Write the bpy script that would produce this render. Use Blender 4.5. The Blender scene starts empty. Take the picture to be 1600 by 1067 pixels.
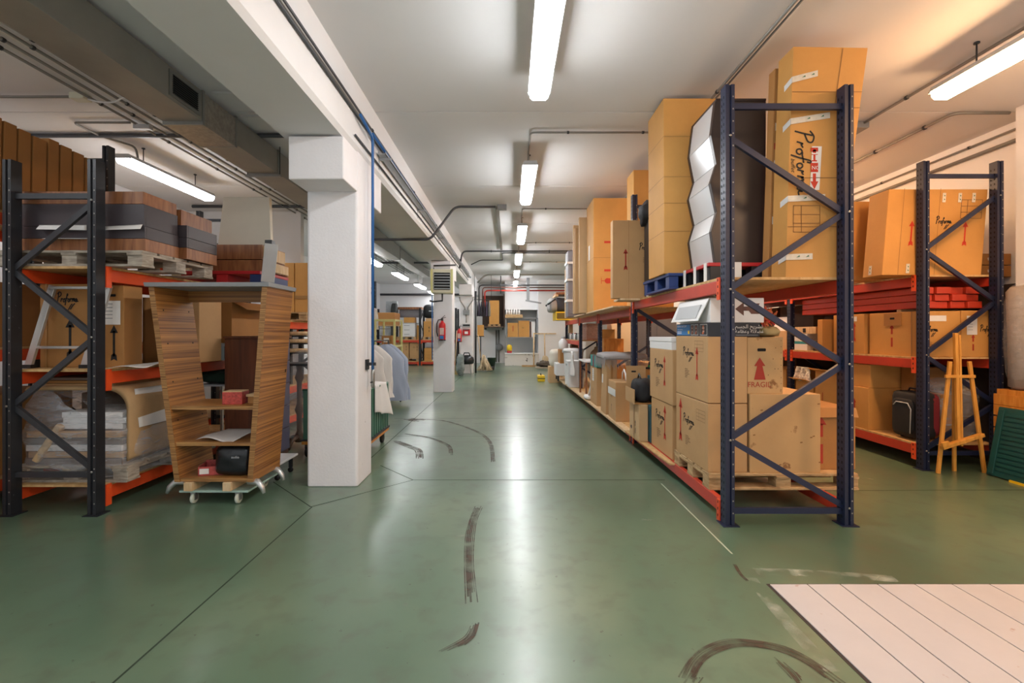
import bpy, math, random
from mathutils import Vector, Matrix, Euler, noise
random.seed(7)
PI = math.pi
SC = bpy.context.scene
COL = SC.collection

# ------------------------------------------------------------------ camera figures (1600x1067)
FOC, VX, VY, EYE = 730.0, 796.0, 520.0, 1.42
def wx(px, Y): return (px - VX) * Y / FOC
def wz(py, Y): return EYE - (py - VY) * Y / FOC
def dy(px, X): return FOC * X / (px - VX)

# ------------------------------------------------------------------ materials
def lin(h):
    h = h.lstrip('#')
    o = []
    for i in (0, 2, 4):
        c = int(h[i:i+2], 16) / 255
        o.append(c / 12.92 if c <= .04045 else ((c + .055) / 1.055) ** 2.4)
    return (o[0], o[1], o[2], 1)
MATS = {}
def mat(name, col, rough=.6, metal=0, var=.0, vscale=6, bump=0, bscale=60, spec=.5, stretch=None, dirt=None, alpha=None):
    """plain surface with soft noise in its colour; stretch scales object coordinates (grain); dirt=(colour, threshold, scale)"""
    if name in MATS: return MATS[name]
    m = bpy.data.materials.new(name); m.use_nodes = True
    nt = m.node_tree; b = nt.nodes['Principled BSDF']; L = nt.links.new
    b.inputs['Roughness'].default_value = rough; b.inputs['Metallic'].default_value = metal
    b.inputs['Specular IOR Level'].default_value = spec
    c = lin(col) if isinstance(col, str) else col
    b.inputs['Base Color'].default_value = c
    tc = nt.nodes.new('ShaderNodeTexCoord'); vec = tc.outputs['Object']
    if stretch:
        mp = nt.nodes.new('ShaderNodeMapping'); mp.inputs['Scale'].default_value = stretch
        L(vec, mp.inputs['Vector']); vec = mp.outputs['Vector']
    out = None
    if var:
        n = nt.nodes.new('ShaderNodeTexNoise'); n.inputs['Scale'].default_value = vscale; n.inputs['Detail'].default_value = 6
        n.inputs['Roughness'].default_value = .6
        L(vec, n.inputs['Vector'])
        r = nt.nodes.new('ShaderNodeValToRGB')
        r.color_ramp.elements[0].position = .3; r.color_ramp.elements[1].position = .72
        r.color_ramp.elements[0].color = tuple(x * (1 - var) for x in c[:3]) + (1,)
        r.color_ramp.elements[1].color = tuple(min(1, x * (1 + var * .8)) for x in c[:3]) + (1,)
        L(n.outputs['Fac'], r.inputs['Fac']); out = r.outputs['Color']
    if dirt:
        dc, th, sc = dirt
        n = nt.nodes.new('ShaderNodeTexNoise'); n.inputs['Scale'].default_value = sc; n.inputs['Detail'].default_value = 8
        L(tc.outputs['Object'], n.inputs['Vector'])
        r = nt.nodes.new('ShaderNodeValToRGB'); r.color_ramp.elements[0].position = th; r.color_ramp.elements[1].position = min(1, th + .05)
        L(n.outputs['Fac'], r.inputs['Fac'])
        mx = nt.nodes.new('ShaderNodeMixRGB'); mx.inputs['Color1'].default_value = c; mx.inputs['Color2'].default_value = lin(dc)
        L(r.outputs['Color'], mx.inputs['Fac'])
        if out: L(out, mx.inputs['Color1'])
        out = mx.outputs['Color']
    if out: L(out, b.inputs['Base Color'])
    if bump:
        n = nt.nodes.new('ShaderNodeTexNoise'); n.inputs['Scale'].default_value = bscale; n.inputs['Detail'].default_value = 5
        L(vec, n.inputs['Vector'])
        bp = nt.nodes.new('ShaderNodeBump'); bp.inputs['Strength'].default_value = bump; bp.inputs['Distance'].default_value = .02
        L(n.outputs['Fac'], bp.inputs['Height']); L(bp.outputs['Normal'], b.inputs['Normal'])
    MATS[name] = m
    return m
def wood(name, c1, c2, scale=(1, 12, 12), rough=.5, wscale=6):
    if name in MATS: return MATS[name]
    m = mat(name, c1, rough)
    nt = m.node_tree; b = nt.nodes['Principled BSDF']; L = nt.links.new
    tc = nt.nodes.new('ShaderNodeTexCoord'); mp = nt.nodes.new('ShaderNodeMapping'); mp.inputs['Scale'].default_value = scale
    L(tc.outputs['Object'], mp.inputs['Vector'])
    n = nt.nodes.new('ShaderNodeTexNoise'); n.inputs['Scale'].default_value = wscale; n.inputs['Detail'].default_value = 8; n.inputs['Distortion'].default_value = .6
    L(mp.outputs['Vector'], n.inputs['Vector'])
    r = nt.nodes.new('ShaderNodeValToRGB'); r.color_ramp.elements[0].position = .35; r.color_ramp.elements[1].position = .65
    r.color_ramp.elements[0].color = lin(c1); r.color_ramp.elements[1].color = lin(c2)
    L(n.outputs['Fac'], r.inputs['Fac']); L(r.outputs['Color'], b.inputs['Base Color'])
    return m
def emit(name, col, s):
    m = bpy.data.materials.new(name); m.use_nodes = True
    b = m.node_tree.nodes['Principled BSDF']
    b.inputs['Base Color'].default_value = (.8, .8, .8, 1)
    b.inputs['Emission Color'].default_value = col; b.inputs['Emission Strength'].default_value = s
    MATS[name] = m
    return m
def film(name, col, opacity, rough=.15, crinkle=.6):
    """stretch film: clear where it lies flat, milky and shiny where it gathers"""
    m = bpy.data.materials.new(name); m.use_nodes = True
    nt = m.node_tree; b = nt.nodes['Principled BSDF']; L = nt.links.new
    b.inputs['Base Color'].default_value = lin(col); b.inputs['Roughness'].default_value = rough
    b.inputs['Specular IOR Level'].default_value = .9
    tc = nt.nodes.new('ShaderNodeTexCoord'); mp = nt.nodes.new('ShaderNodeMapping'); mp.inputs['Scale'].default_value = (2, 2, 7)
    mp.inputs['Rotation'].default_value = (.3, .5, 0)
    n = nt.nodes.new('ShaderNodeTexNoise'); n.inputs['Scale'].default_value = 3; n.inputs['Detail'].default_value = 9; n.inputs['Distortion'].default_value = 1.2
    L(tc.outputs['Object'], mp.inputs['Vector']); L(mp.outputs['Vector'], n.inputs['Vector'])
    bp = nt.nodes.new('ShaderNodeBump'); bp.inputs['Strength'].default_value = crinkle; bp.inputs['Distance'].default_value = .05
    L(n.outputs['Fac'], bp.inputs['Height']); L(bp.outputs['Normal'], b.inputs['Normal'])
    mr = nt.nodes.new('ShaderNodeMapRange'); mr.inputs['From Min'].default_value = .35; mr.inputs['From Max'].default_value = .7
    mr.inputs['To Min'].default_value = opacity * .5; mr.inputs['To Max'].default_value = min(1, opacity * 1.5)
    L(n.outputs['Fac'], mr.inputs['Value']); L(mr.outputs['Result'], b.inputs['Alpha'])
    MATS[name] = m
    return m

def worn(name, col, lo, hi, sc):
    """a thin worn mark: broken up by noise"""
    m = mat(name, col, .6); nt = m.node_tree; b = nt.nodes['Principled BSDF']
    tc = nt.nodes.new('ShaderNodeTexCoord'); n = nt.nodes.new('ShaderNodeTexNoise'); n.inputs['Scale'].default_value = sc; n.inputs['Detail'].default_value = 7
    r = nt.nodes.new('ShaderNodeMapRange'); r.inputs['From Min'].default_value = lo; r.inputs['From Max'].default_value = hi
    r.inputs['To Max'].default_value = .85
    nt.links.new(tc.outputs['Object'], n.inputs['Vector']); nt.links.new(n.outputs['Fac'], r.inputs['Value']); nt.links.new(r.outputs['Result'], b.inputs['Alpha'])
    return m

CARD = mat('cardboard', '#bd9566', .75, var=.07, vscale=3, bump=.05, bscale=40)
CARD_D = mat('cardboard_dark', '#a8763f', .75, var=.09, vscale=3, bump=.05, bscale=40)
CARD_O = mat('cardboard_orange', '#c8924c', .72, var=.08, vscale=3, bump=.06, bscale=30)
CARD_P = mat('cardboard_pale', '#c9a67a', .75, var=.07, vscale=3)
CREASE = mat('cardboard_crease', '#8a6238', .8)
PLY = mat('plywood', '#c09a68', .6, var=.1, vscale=2.2, bump=.03, bscale=20, dirt=('#8a5f35', .66, 9))
PALW = wood('pallet_wood', '#9c7b52', '#c3a377', (3, 3, 14), .75, 3)
PALG = wood('old_pallet_wood', '#8a7f72', '#b5aa9a', (3, 3, 14), .8, 3)
DECK = wood('deck_chipboard', '#b98f58', '#d3ad77', (2, 2, 2), .65, 9)
BLUE = mat('navy_rack_paint', '#18203a', .42, var=.12, vscale=9, dirt=('#4a5062', .69, 30))
BLACK = mat('black_rack_paint', '#24262b', .38, var=.2, vscale=8, dirt=('#55575c', .7, 40))
BRACE_B = mat('navy_brace_paint', '#1b2440', .4, var=.12, vscale=9)
ORANGE = mat('orange_beam_paint', '#e2501f', .45, var=.1, vscale=4, dirt=('#b08262', .7, 14))
REDBEAM = mat('red_beam_paint', '#bd3a22', .45, var=.12, vscale=4, dirt=('#7d3a25', .68, 10))
HOLE = mat('punched_hole', '#08090b', .9)
HOLEL = mat('punched_hole_lit', '#8f8c84', .6)  # light showing through the holes, painted as pale squares
ZINC = mat('zinc_steel', '#9a9a96', .4, metal=.8, var=.1)
STEELD = mat('dark_steel', '#3c3d3f', .5, metal=.5)
SILVER = mat('silver_laminate', '#c9cacc', .3, metal=.15)
ALU = mat('aluminium', '#c6c6c4', .35, metal=.7)
WHITEP = mat('white_wall_paint', '#e9e9ea', .7, var=.025, vscale=1.5)
WHITEC = mat('chipped_white_paint', '#e6e4e6', .6, var=.04, vscale=3, bump=.12, bscale=45, dirt=('#7c7068', .74, 16))
WHITEB = mat('white_board', '#e4e3e2', .5)
PAPER = mat('paper', '#e2dfda', .7, var=.04, vscale=9)
PAPERG = mat('grey_paper', '#b9b4b0', .7, var=.06, vscale=9)
INK = mat('black_ink', '#1b1917', .7)
INKG = mat('grey_ink', '#6e543a', .8)
REDI = mat('red_ink', '#c2371f', .7)
REDB = mat('brown_red_ink', '#a53220', .7)
GREENI = mat('green_print', '#2d6a4a', .7)
BLUEI = mat('blue_print', '#2a76b8', .5)
TAPE = mat('clear_tape', '#d9d2c2', .25, var=.1, vscale=30)
WTAPE = mat('white_tape', '#dedcd8', .5)
BTAPE = mat('brown_tape', '#a77a45', .3)
WALNUT = wood('walnut_veneer', '#7a4a2c', '#a06a42', (8, 8, 1), .4, 3)
DARKGREY = mat('dark_grey_laminate', '#40393d', .4, var=.1, vscale=3)
ESPRESSO = mat('espresso_laminate', '#2d2322', .33, var=.15, vscale=2)
BROWNCAB = wood('brown_veneer', '#4d2817', '#6b3a21', (5, 5, .6), .35, 3)
SLATE = mat('slate_blue_laminate', '#5c5a70', .4)
ZEBRA = None
BLACKF = mat('black_fabric', '#1c1c1f', .7, var=.2, vscale=20, bump=.1, bscale=200)
BLACKP = mat('black_plastic', '#191a1d', .35)
RUBBER = mat('rubber', '#1c1b1b', .7)
TEAL = mat('teal_card', '#24505a', .55, var=.08, vscale=5)
GREENP = mat('green_plastic', '#1c5250', .42, var=.12, vscale=5)
GREENM = mat('green_enamel', '#43705d', .4, var=.1)
REDP = mat('red_plastic', '#b5242a', .4)
EXTRED = mat('extinguisher_red', '#c81f26', .3)
YELLOW = mat('yellow_plastic', '#e8c21a', .4)
CREAMY = mat('cream_yellow_enamel', '#d9d590', .4)
CREAM = mat('cream_enamel', '#d8d3bb', .5)
CREAMB = mat('cream_laminate', '#e2d8c4', .5, var=.03)
BLUEPIPE = mat('blue_pipe_paint', '#2560a0', .4)
BLUEPAL = mat('blue_plastic', '#23396e', .45)
REDPIPE = mat('red_pipe_paint', '#c8392c', .4)
CLOTHW = mat('white_cloth', '#dcdad8', .85, bump=.1, bscale=40)
CLOTHB = mat('pale_blue_cloth', '#a3afc4', .85, bump=.1, bscale=40)
CLOTHG = mat('grey_cloth', '#9b9695', .85, bump=.15, bscale=60)
CLOTHBR = mat('brown_beige_foam', '#b19066', .85, var=.1, bump=.1)
MOP = mat('mop_cotton', '#cbb899', .9, bump=.4, bscale=80)
EASEL = wood('pine_easel', '#c98a34', '#dda14a', (6, 6, 1), .5, 4)
ORWOOD = wood('orange_timber', '#c57a2a', '#dd9a44', (6, 6, 1), .5, 4)
TIMBER = wood('pale_timber', '#c9a77a', '#dcc19a', (6, 6, 1), .6, 4)
PINK = mat('pink_print', '#c99a86', .6, var=.2, vscale=20)
BEIGE = mat('beige_canvas', '#a08c76', .85, var=.15, bump=.2)
GALV = mat('galvanised_duct', '#9b978f', .5, metal=.25, var=.1, vscale=2.5)
GALVP = mat('spangled_panel', '#a59e94', .45, metal=.4, var=.25, vscale=25)
CONDUIT = mat('grey_conduit', '#8b8883', .45, metal=.35)
CONDUITD = mat('dark_conduit', '#4f5054', .45, metal=.3)
TRAY = mat('cable_tray_steel', '#b9bcc0', .35, metal=.6)
GREY = mat('grey_plastic', '#8c8e90', .5)
LGREY = mat('light_grey_plastic', '#b9bbbd', .5)
STRAW = mat('dry_straw', '#b5a070', .9)
FLOWERR = mat('red_petals', '#c8342e', .7)
FLOWERO = mat('orange_petals', '#cf6a3a', .7)
BROWNL = mat('brown_leather', '#5f4632', .5, var=.2)
FILM = film('stretch_film', '#c9ccd2', .2)
FILM2 = film('stretch_film_heavy', '#d2d5da', .30, .1, .55)
GLASSG = mat('greenish_glass', '#9db8ac', .1, spec=.8)
SCUFF = worn('tyre_scuff', '#4d3d30', .22, .62, 9)
SCUFFL = worn('pale_scuff', '#b9bfae', .42, .85, 9)

# ------------------------------------------------------------------ mesh builder
class G:
    def __init__(s): s.v = []; s.f = []; s.k = []; s.m = []; s.sm = []
    def mi(s, m):
        if m not in s.m: s.m.append(m)
        return s.m.index(m)
    def add(s, vs, fs, m, smooth=False):
        b = len(s.v); s.v += [tuple(p) for p in vs]; i = s.mi(m)
        for f in fs: s.f.append(tuple(b + j for j in f)); s.k.append(i); s.sm.append(smooth)
        return s
    def box(s, x0, x1, y0, y1, z0, z1, m):
        return s.hexa([(x0, y0, z0), (x1, y0, z0), (x1, y1, z0), (x0, y1, z0), (x0, y0, z1), (x1, y0, z1), (x1, y1, z1), (x0, y1, z1)], m)
    def hexa(s, p, m):
        return s.add(p, [(0, 3, 2, 1), (4, 5, 6, 7), (0, 1, 5, 4), (1, 2, 6, 5), (2, 3, 7, 6), (3, 0, 4, 7)], m)
    def bar(s, a, b, w, h, m, up=(0, 0, 1)):
        """rectangular bar from a to b, w across, h along up"""
        a, b, up = Vector(a), Vector(b), Vector(up); d = (b - a).normalized()
        if abs(d.dot(up)) > .99: up = Vector((0, 1, 0))
        r = d.cross(up).normalized(); u = r.cross(d).normalized(); r *= w / 2; u *= h / 2
        return s.hexa([a - r - u, a + r - u, b + r - u, b - r - u, a - r + u, a + r + u, b + r + u, b - r + u], m)
    def poly(s, pts, m): return s.add(pts, [tuple(range(len(pts)))], m)
    def prism(s, pts, off, m):
        """closed outline pts swept by the vector off"""
        n = len(pts); o = Vector(off); a = [Vector(p) for p in pts]; b = [p + o for p in a]
        return s.add(a + b, [tuple(range(n))[::-1], tuple(range(n, 2 * n))] + [(i, (i + 1) % n, n + (i + 1) % n, n + i) for i in range(n)], m)
    def tube(s, pts, r, m, n=8, smooth=True):
        P = [Vector(p) for p in pts]; R = r if isinstance(r, (list, tuple)) else [r] * len(P)
        vs = []; fs = []; ref = None
        for i, p in enumerate(P):
            d = (P[min(i + 1, len(P) - 1)] - P[max(i - 1, 0)]).normalized()
            if ref is None or abs(d.dot(ref)) > .95: ref = Vector((0, 0, 1)) if abs(d.z) < .8 else Vector((1, 0, 0))
            a = d.cross(ref).normalized(); b = a.cross(d).normalized(); ref = b
            for k in range(n):
                t = 2 * PI * k / n; vs.append(p + (a * math.cos(t) + b * math.sin(t)) * R[i])
        for i in range(len(P) - 1):
            for k in range(n):
                fs.append((i * n + k, i * n + (k + 1) % n, (i + 1) * n + (k + 1) % n, (i + 1) * n + k))
        s.add(vs, fs, m, smooth)
        b0 = len(s.v) - len(vs); i = s.mi(m)
        s.f.append(tuple(b0 + k for k in range(n))[::-1]); s.k.append(i); s.sm.append(False)
        s.f.append(tuple(b0 + (len(P) - 1) * n + k for k in range(n))); s.k.append(i); s.sm.append(False)
        return s
    def lathe(s, prof, c, m, n=20, axis='z', smooth=True):
        c = Vector(c); vs = []; fs = []
        for r, h in prof:
            for k in range(n):
                t = 2 * PI * k / n; q = (r * math.cos(t), r * math.sin(t), h)
                if axis == 'x': q = (q[2], q[0], q[1])
                if axis == 'y': q = (q[0], q[2], q[1])
                vs.append(c + Vector(q))
        for i in range(len(prof) - 1):
            for k in range(n): fs.append((i * n + k, i * n + (k + 1) % n, (i + 1) * n + (k + 1) % n, (i + 1) * n + k))
        fs.append(tuple(range(n))[::-1]); fs.append(tuple((len(prof) - 1) * n + k for k in range(n)))
        return s.add(vs, fs, m, smooth)
    def grid(s, fn, nu, nv, m, smooth=True, thick=None):
        vs = [Vector(fn(i / nu, j / nv)) for j in range(nv + 1) for i in range(nu + 1)]
        W = nu + 1
        fs = [(j * W + i, j * W + i + 1, (j + 1) * W + i + 1, (j + 1) * W + i) for j in range(nv) for i in range(nu)]
        if thick:
            o = Vector(thick); N = len(vs); vs2 = vs + [p + o for p in vs]
            fs2 = list(fs) + [tuple(N + q for q in f[::-1]) for f in fs]
            for i in range(nu):
                fs2.append((i + 1, i, N + i, N + i + 1)); a = nv * W + i; fs2.append((a, a + 1, N + a + 1, N + a))
            for j in range(nv):
                a = j * W; fs2.append((a, a + W, N + a + W, N + a)); a = j * W + nu; fs2.append((a + W, a, N + a, N + a + W))
            return s.add(vs2, fs2, m, smooth)
        return s.add(vs, fs, m, smooth)
    def blob(s, lo, hi, m, p=6, amp=.03, sc=3, seed=0, nu=28, nv=16, zs=1):
        """rounded box with a lumpy surface"""
        lo, hi = Vector(lo), Vector(hi); c = (lo + hi) / 2; h = (hi - lo) / 2; o = Vector((seed * 7.3, seed * 3.1, seed))
        vs = []; fs = []
        for j in range(nv + 1):
            v = -PI / 2 + PI * j / nv
            for i in range(nu):
                u = 2 * PI * i / nu
                d = Vector((math.cos(v) * math.cos(u), math.cos(v) * math.sin(u), math.sin(v)))
                k = (abs(d.x) ** p + abs(d.y) ** p + abs(d.z) ** p) ** (-1 / p)
                q = Vector((d.x * k * h.x, d.y * k * h.y, d.z * k * h.z)) + c
                w = noise.noise(Vector((q.x * sc, q.y * sc, q.z * sc * zs)) + o) + .5 * noise.noise(Vector((q.x * sc, q.y * sc, q.z * sc * zs)) * 2.3 + o)
                q += Vector((d.x, d.y, d.z)) * w * amp
                q.z = max(q.z, lo.z); vs.append(q)
        for j in range(nv):
            for i in range(nu): fs.append((j * nu + i, j * nu + (i + 1) % nu, (j + 1) * nu + (i + 1) % nu, (j + 1) * nu + i))
        return s.add(vs, fs, m, True)
    def strokes(s, lines, org, U, V, sx, sy, w, m, smooth=True):
        """pen strokes as flat ribbons in the plane org + u*U + v*V"""
        org, U, V = Vector(org), Vector(U), Vector(V)
        for ln in lines:
            pts = [Vector((a * sx, b * sy)) for a, b in ln]
            if smooth and len(pts) > 2:
                q = []
                for i in range(len(pts) - 1):
                    p0, p1, p2, p3 = pts[max(i - 1, 0)], pts[i], pts[i + 1], pts[min(i + 2, len(pts) - 1)]
                    for t in (0, .25, .5, .75):
                        q.append(.5 * ((2 * p1) + (p2 - p0) * t + (2 * p0 - 5 * p1 + 4 * p2 - p3) * t * t + (3 * p1 - p0 - 3 * p2 + p3) * t ** 3))
                pts = q + [pts[-1]]
            vs = []
            for i, p in enumerate(pts):
                d = pts[min(i + 1, len(pts) - 1)] - pts[max(i - 1, 0)]
                if d.length < 1e-9: d = Vector((1, 0))
                nrm = Vector((-d.y, d.x)).normalized() * w / 2
                for e in (p + nrm, p - nrm): vs.append(org + U * e.x + V * e.y)
            s.add(vs, [(2 * i, 2 * i + 1, 2 * i + 3, 2 * i + 2) for i in range(len(pts) - 1)], m)
        return s
    def text(s, body, org, U, V, size, m, shear=0, align='LEFT', sx=1):
        cu = bpy.data.curves.new('t', 'FONT'); cu.body = body; cu.size = size; cu.shear = shear; cu.align_x = align; cu.resolution_u = 3
        o = bpy.data.objects.new('t', cu); COL.objects.link(o)
        dg = bpy.context.evaluated_depsgraph_get(); me = bpy.data.meshes.new_from_object(o.evaluated_get(dg))
        org, U, V = Vector(org), Vector(U), Vector(V)
        s.add([org + U * (p.co.x * sx) + V * p.co.y for p in me.vertices], [tuple(f.vertices) for f in me.polygons], m)
        bpy.data.objects.remove(o); bpy.data.curves.remove(cu); bpy.data.meshes.remove(me)
        return s
    def build(s, name, parent=None, bevel=0, loc=None, label=None):
        me = bpy.data.meshes.new(name); me.from_pydata([tuple(p) for p in s.v], [], s.f)
        for m in s.m: me.materials.append(m)
        for p, k, q in zip(me.polygons, s.k, s.sm): p.material_index = k; p.use_smooth = q
        me.update()
        o = bpy.data.objects.new(name, me); COL.objects.link(o)
        if parent is not None: o.parent = parent
        if loc is not None: o.location = loc
        if bevel:
            b = o.modifiers.new('bevel', 'BEVEL'); b.width = bevel; b.segments = 2; b.limit_method = 'ANGLE'; b.angle_limit = .7
            b.harden_normals = False
        if label: o['label'] = label
        return o
def thing(name, label, cat, loc=(0, 0, 0), rot=(0, 0, 0), group=None):
    o = bpy.data.objects.new(name, None); COL.objects.link(o); o.empty_display_size = .1
    o.location = loc; o.rotation_euler = rot if isinstance(rot, (tuple, list)) else (0, 0, rot)
    o['label'] = label; o['category'] = cat
    if group: o['group'] = group
    return o
def tag(o, label, cat, group=None):
    o['label'] = label; o['category'] = cat
    if group: o['group'] = group
    return o
def struct(o): o['kind'] = 'structure'; return o
def copy_thing(o, loc, label, group=None, rot=None):
    r = o.copy(); COL.objects.link(r); r.location = loc; r['label'] = label
    if rot is not None: r.rotation_euler = rot
    if group: r['group'] = group
    for c in list(o.children):
        d = c.copy(); COL.objects.link(d); d.parent = r
        for e in list(c.children):
            f = e.copy(); COL.objects.link(f); f.parent = d
    return r

# ------------------------------------------------------------------ print on cartons
PROF = [[(.02, -.05), (.1, .45), (.17, .95)], [(.02, .8), (.2, 1.02), (.38, .92), (.36, .68), (.12, .5)],
        [(.36, .05), (.43, .4), (.45, .3), (.56, .4)],
        [(.68, .36), (.6, .25), (.62, .06), (.72, .05), (.77, .22), (.7, .36), (.82, .34)],
        [(.78, -.3), (.88, .2), (.98, .78), (1.05, .8), (1.02, .6)], [(.82, .36), (1.05, .42)],
        [(1.14, .38), (1.06, .26), (1.08, .07), (1.17, .06), (1.22, .22), (1.15, .38)],
        [(1.26, .05), (1.32, .4), (1.35, .3), (1.43, .4)],
        [(1.46, .04), (1.51, .4), (1.52, .28), (1.6, .4), (1.62, .08)], [(1.61, .25), (1.7, .4), (1.73, .06)],
        [(1.95, .36), (1.84, .34), (1.8, .12), (1.88, .05), (1.96, .34), (1.96, .1), (2.1, .12)]]
SLASH = [[(1.1, -.75), (1.35, -.3), (1.5, -.15)], [(1.3, -.7), (1.52, -.35), (1.75, -.1)]]
def frame(face, x0, x1, y0, y1, z0, z1, e=.002):
    if face == 'F': return Vector((x0, y0 - e, z0)), Vector((1, 0, 0)), Vector((0, 0, 1)), x1 - x0, z1 - z0
    if face == 'L': return Vector((x0 - e, y1, z0)), Vector((0, -1, 0)), Vector((0, 0, 1)), y1 - y0, z1 - z0
    if face == 'R': return Vector((x1 + e, y0, z0)), Vector((0, 1, 0)), Vector((0, 0, 1)), y1 - y0, z1 - z0
    if face == 'T': return Vector((x0, y0, z1 + e)), Vector((1, 0, 0)), Vector((0, 1, 0)), x1 - x0, y1 - y0
def pr(g, kind, O, U, V, u, v, h, m=None, t=None):
    """one printed mark with its foot at (u, v) metres and height h"""
    W_ = 1.6 if abs(U.y) > .5 and kind in ('script', 'lines') else 1
    def q(a, b): return O + U * (u + a * h * W_) + V * (v + b * h)
    if kind == 'arrow':      # long thin arrow with a feathered tail
        m = m or REDI
        g.poly([q(-.032, .12), q(.032, .12), q(.032, .84), q(-.032, .84)], m); g.poly([q(-.115, .78), q(.115, .78), q(0, 1)], m)
        g.poly([q(-.09, 0), q(0, .05), q(.09, 0), q(.075, .16), q(.0, .22), q(-.075, .16)], m)
    elif kind == 'block':    # plain arrow
        m = m or REDI
        g.poly([q(-.05, 0), q(.05, 0), q(.05, .72), q(-.05, .72)], m); g.poly([q(-.16, .68), q(.16, .68), q(0, 1)], m)
    elif kind == 'fat':      # arrow whose shaft widens downwards
        m = m or REDB
        g.poly([q(-.26, 0), q(.26, 0), q(.12, .62), q(-.12, .62)], m); g.poly([q(-.25, .62), q(.25, .62), q(0, 1)], m)
    elif kind == 'bars':     # two part arrow of a moving carton
        m = m or REDI
        g.poly([q(-.05, .55), q(.05, .55), q(.05, .82), q(-.05, .82)], m); g.poly([q(-.12, .8), q(.12, .8), q(0, 1)], m)
        g.poly([q(-.05, 0), q(.05, 0), q(.05, .4), q(-.05, .4)], m)
    elif kind == 'script':
        g.strokes(PROF + SLASH, O + U * u + V * v, U, V, h * W_, h, h * .11, m or INK)
    elif kind == 'lines':
        for k in range(t or 5):
            w = (.9, 1.3, 1.1, 1.4, .8, .6)[k % 6]
            g.poly([q(0, -.3 * k), q(w, -.3 * k), q(w, -.3 * k + .09), q(0, -.3 * k + .09)], m or INKG)
    elif kind == 'table':
        m = m or INKG; w = t or 1.5
        for a in (0, .33, .66, 1): g.poly([q(0, a), q(w, a), q(w, a + .025), q(0, a + .025)], m)
        for a in (0, .3 * w, w): g.poly([q(a, 0), q(a + .025, 0), q(a + .025, 1.02), q(a, 1.02)], m)
    elif kind == 'rect':
        g.poly([q(0, 0), q(t, 0), q(t, 1), q(0, 1)], m or PAPER)
    elif kind == 'glass':    # wine glass lying on its side
        m = m or REDI
        g.poly([q(0, 0), q(.08, 0), q(.08, 1), q(0, 1)], m); g.poly([q(.08, .45), q(.6, .45), q(.6, .55), q(.08, .55)], m)
        g.poly([q(.6, .3), q(.9, .05), q(1.5, .1), q(1.5, .9), q(.9, .95), q(.6, .7)], m)
    elif kind == 'slot':
        g.poly([q(-1.3, 0), q(-1.5, .5), q(-1.3, 1), q(1.3, 1), q(1.5, .5), q(1.3, 0)], m or HOLE)
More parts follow.
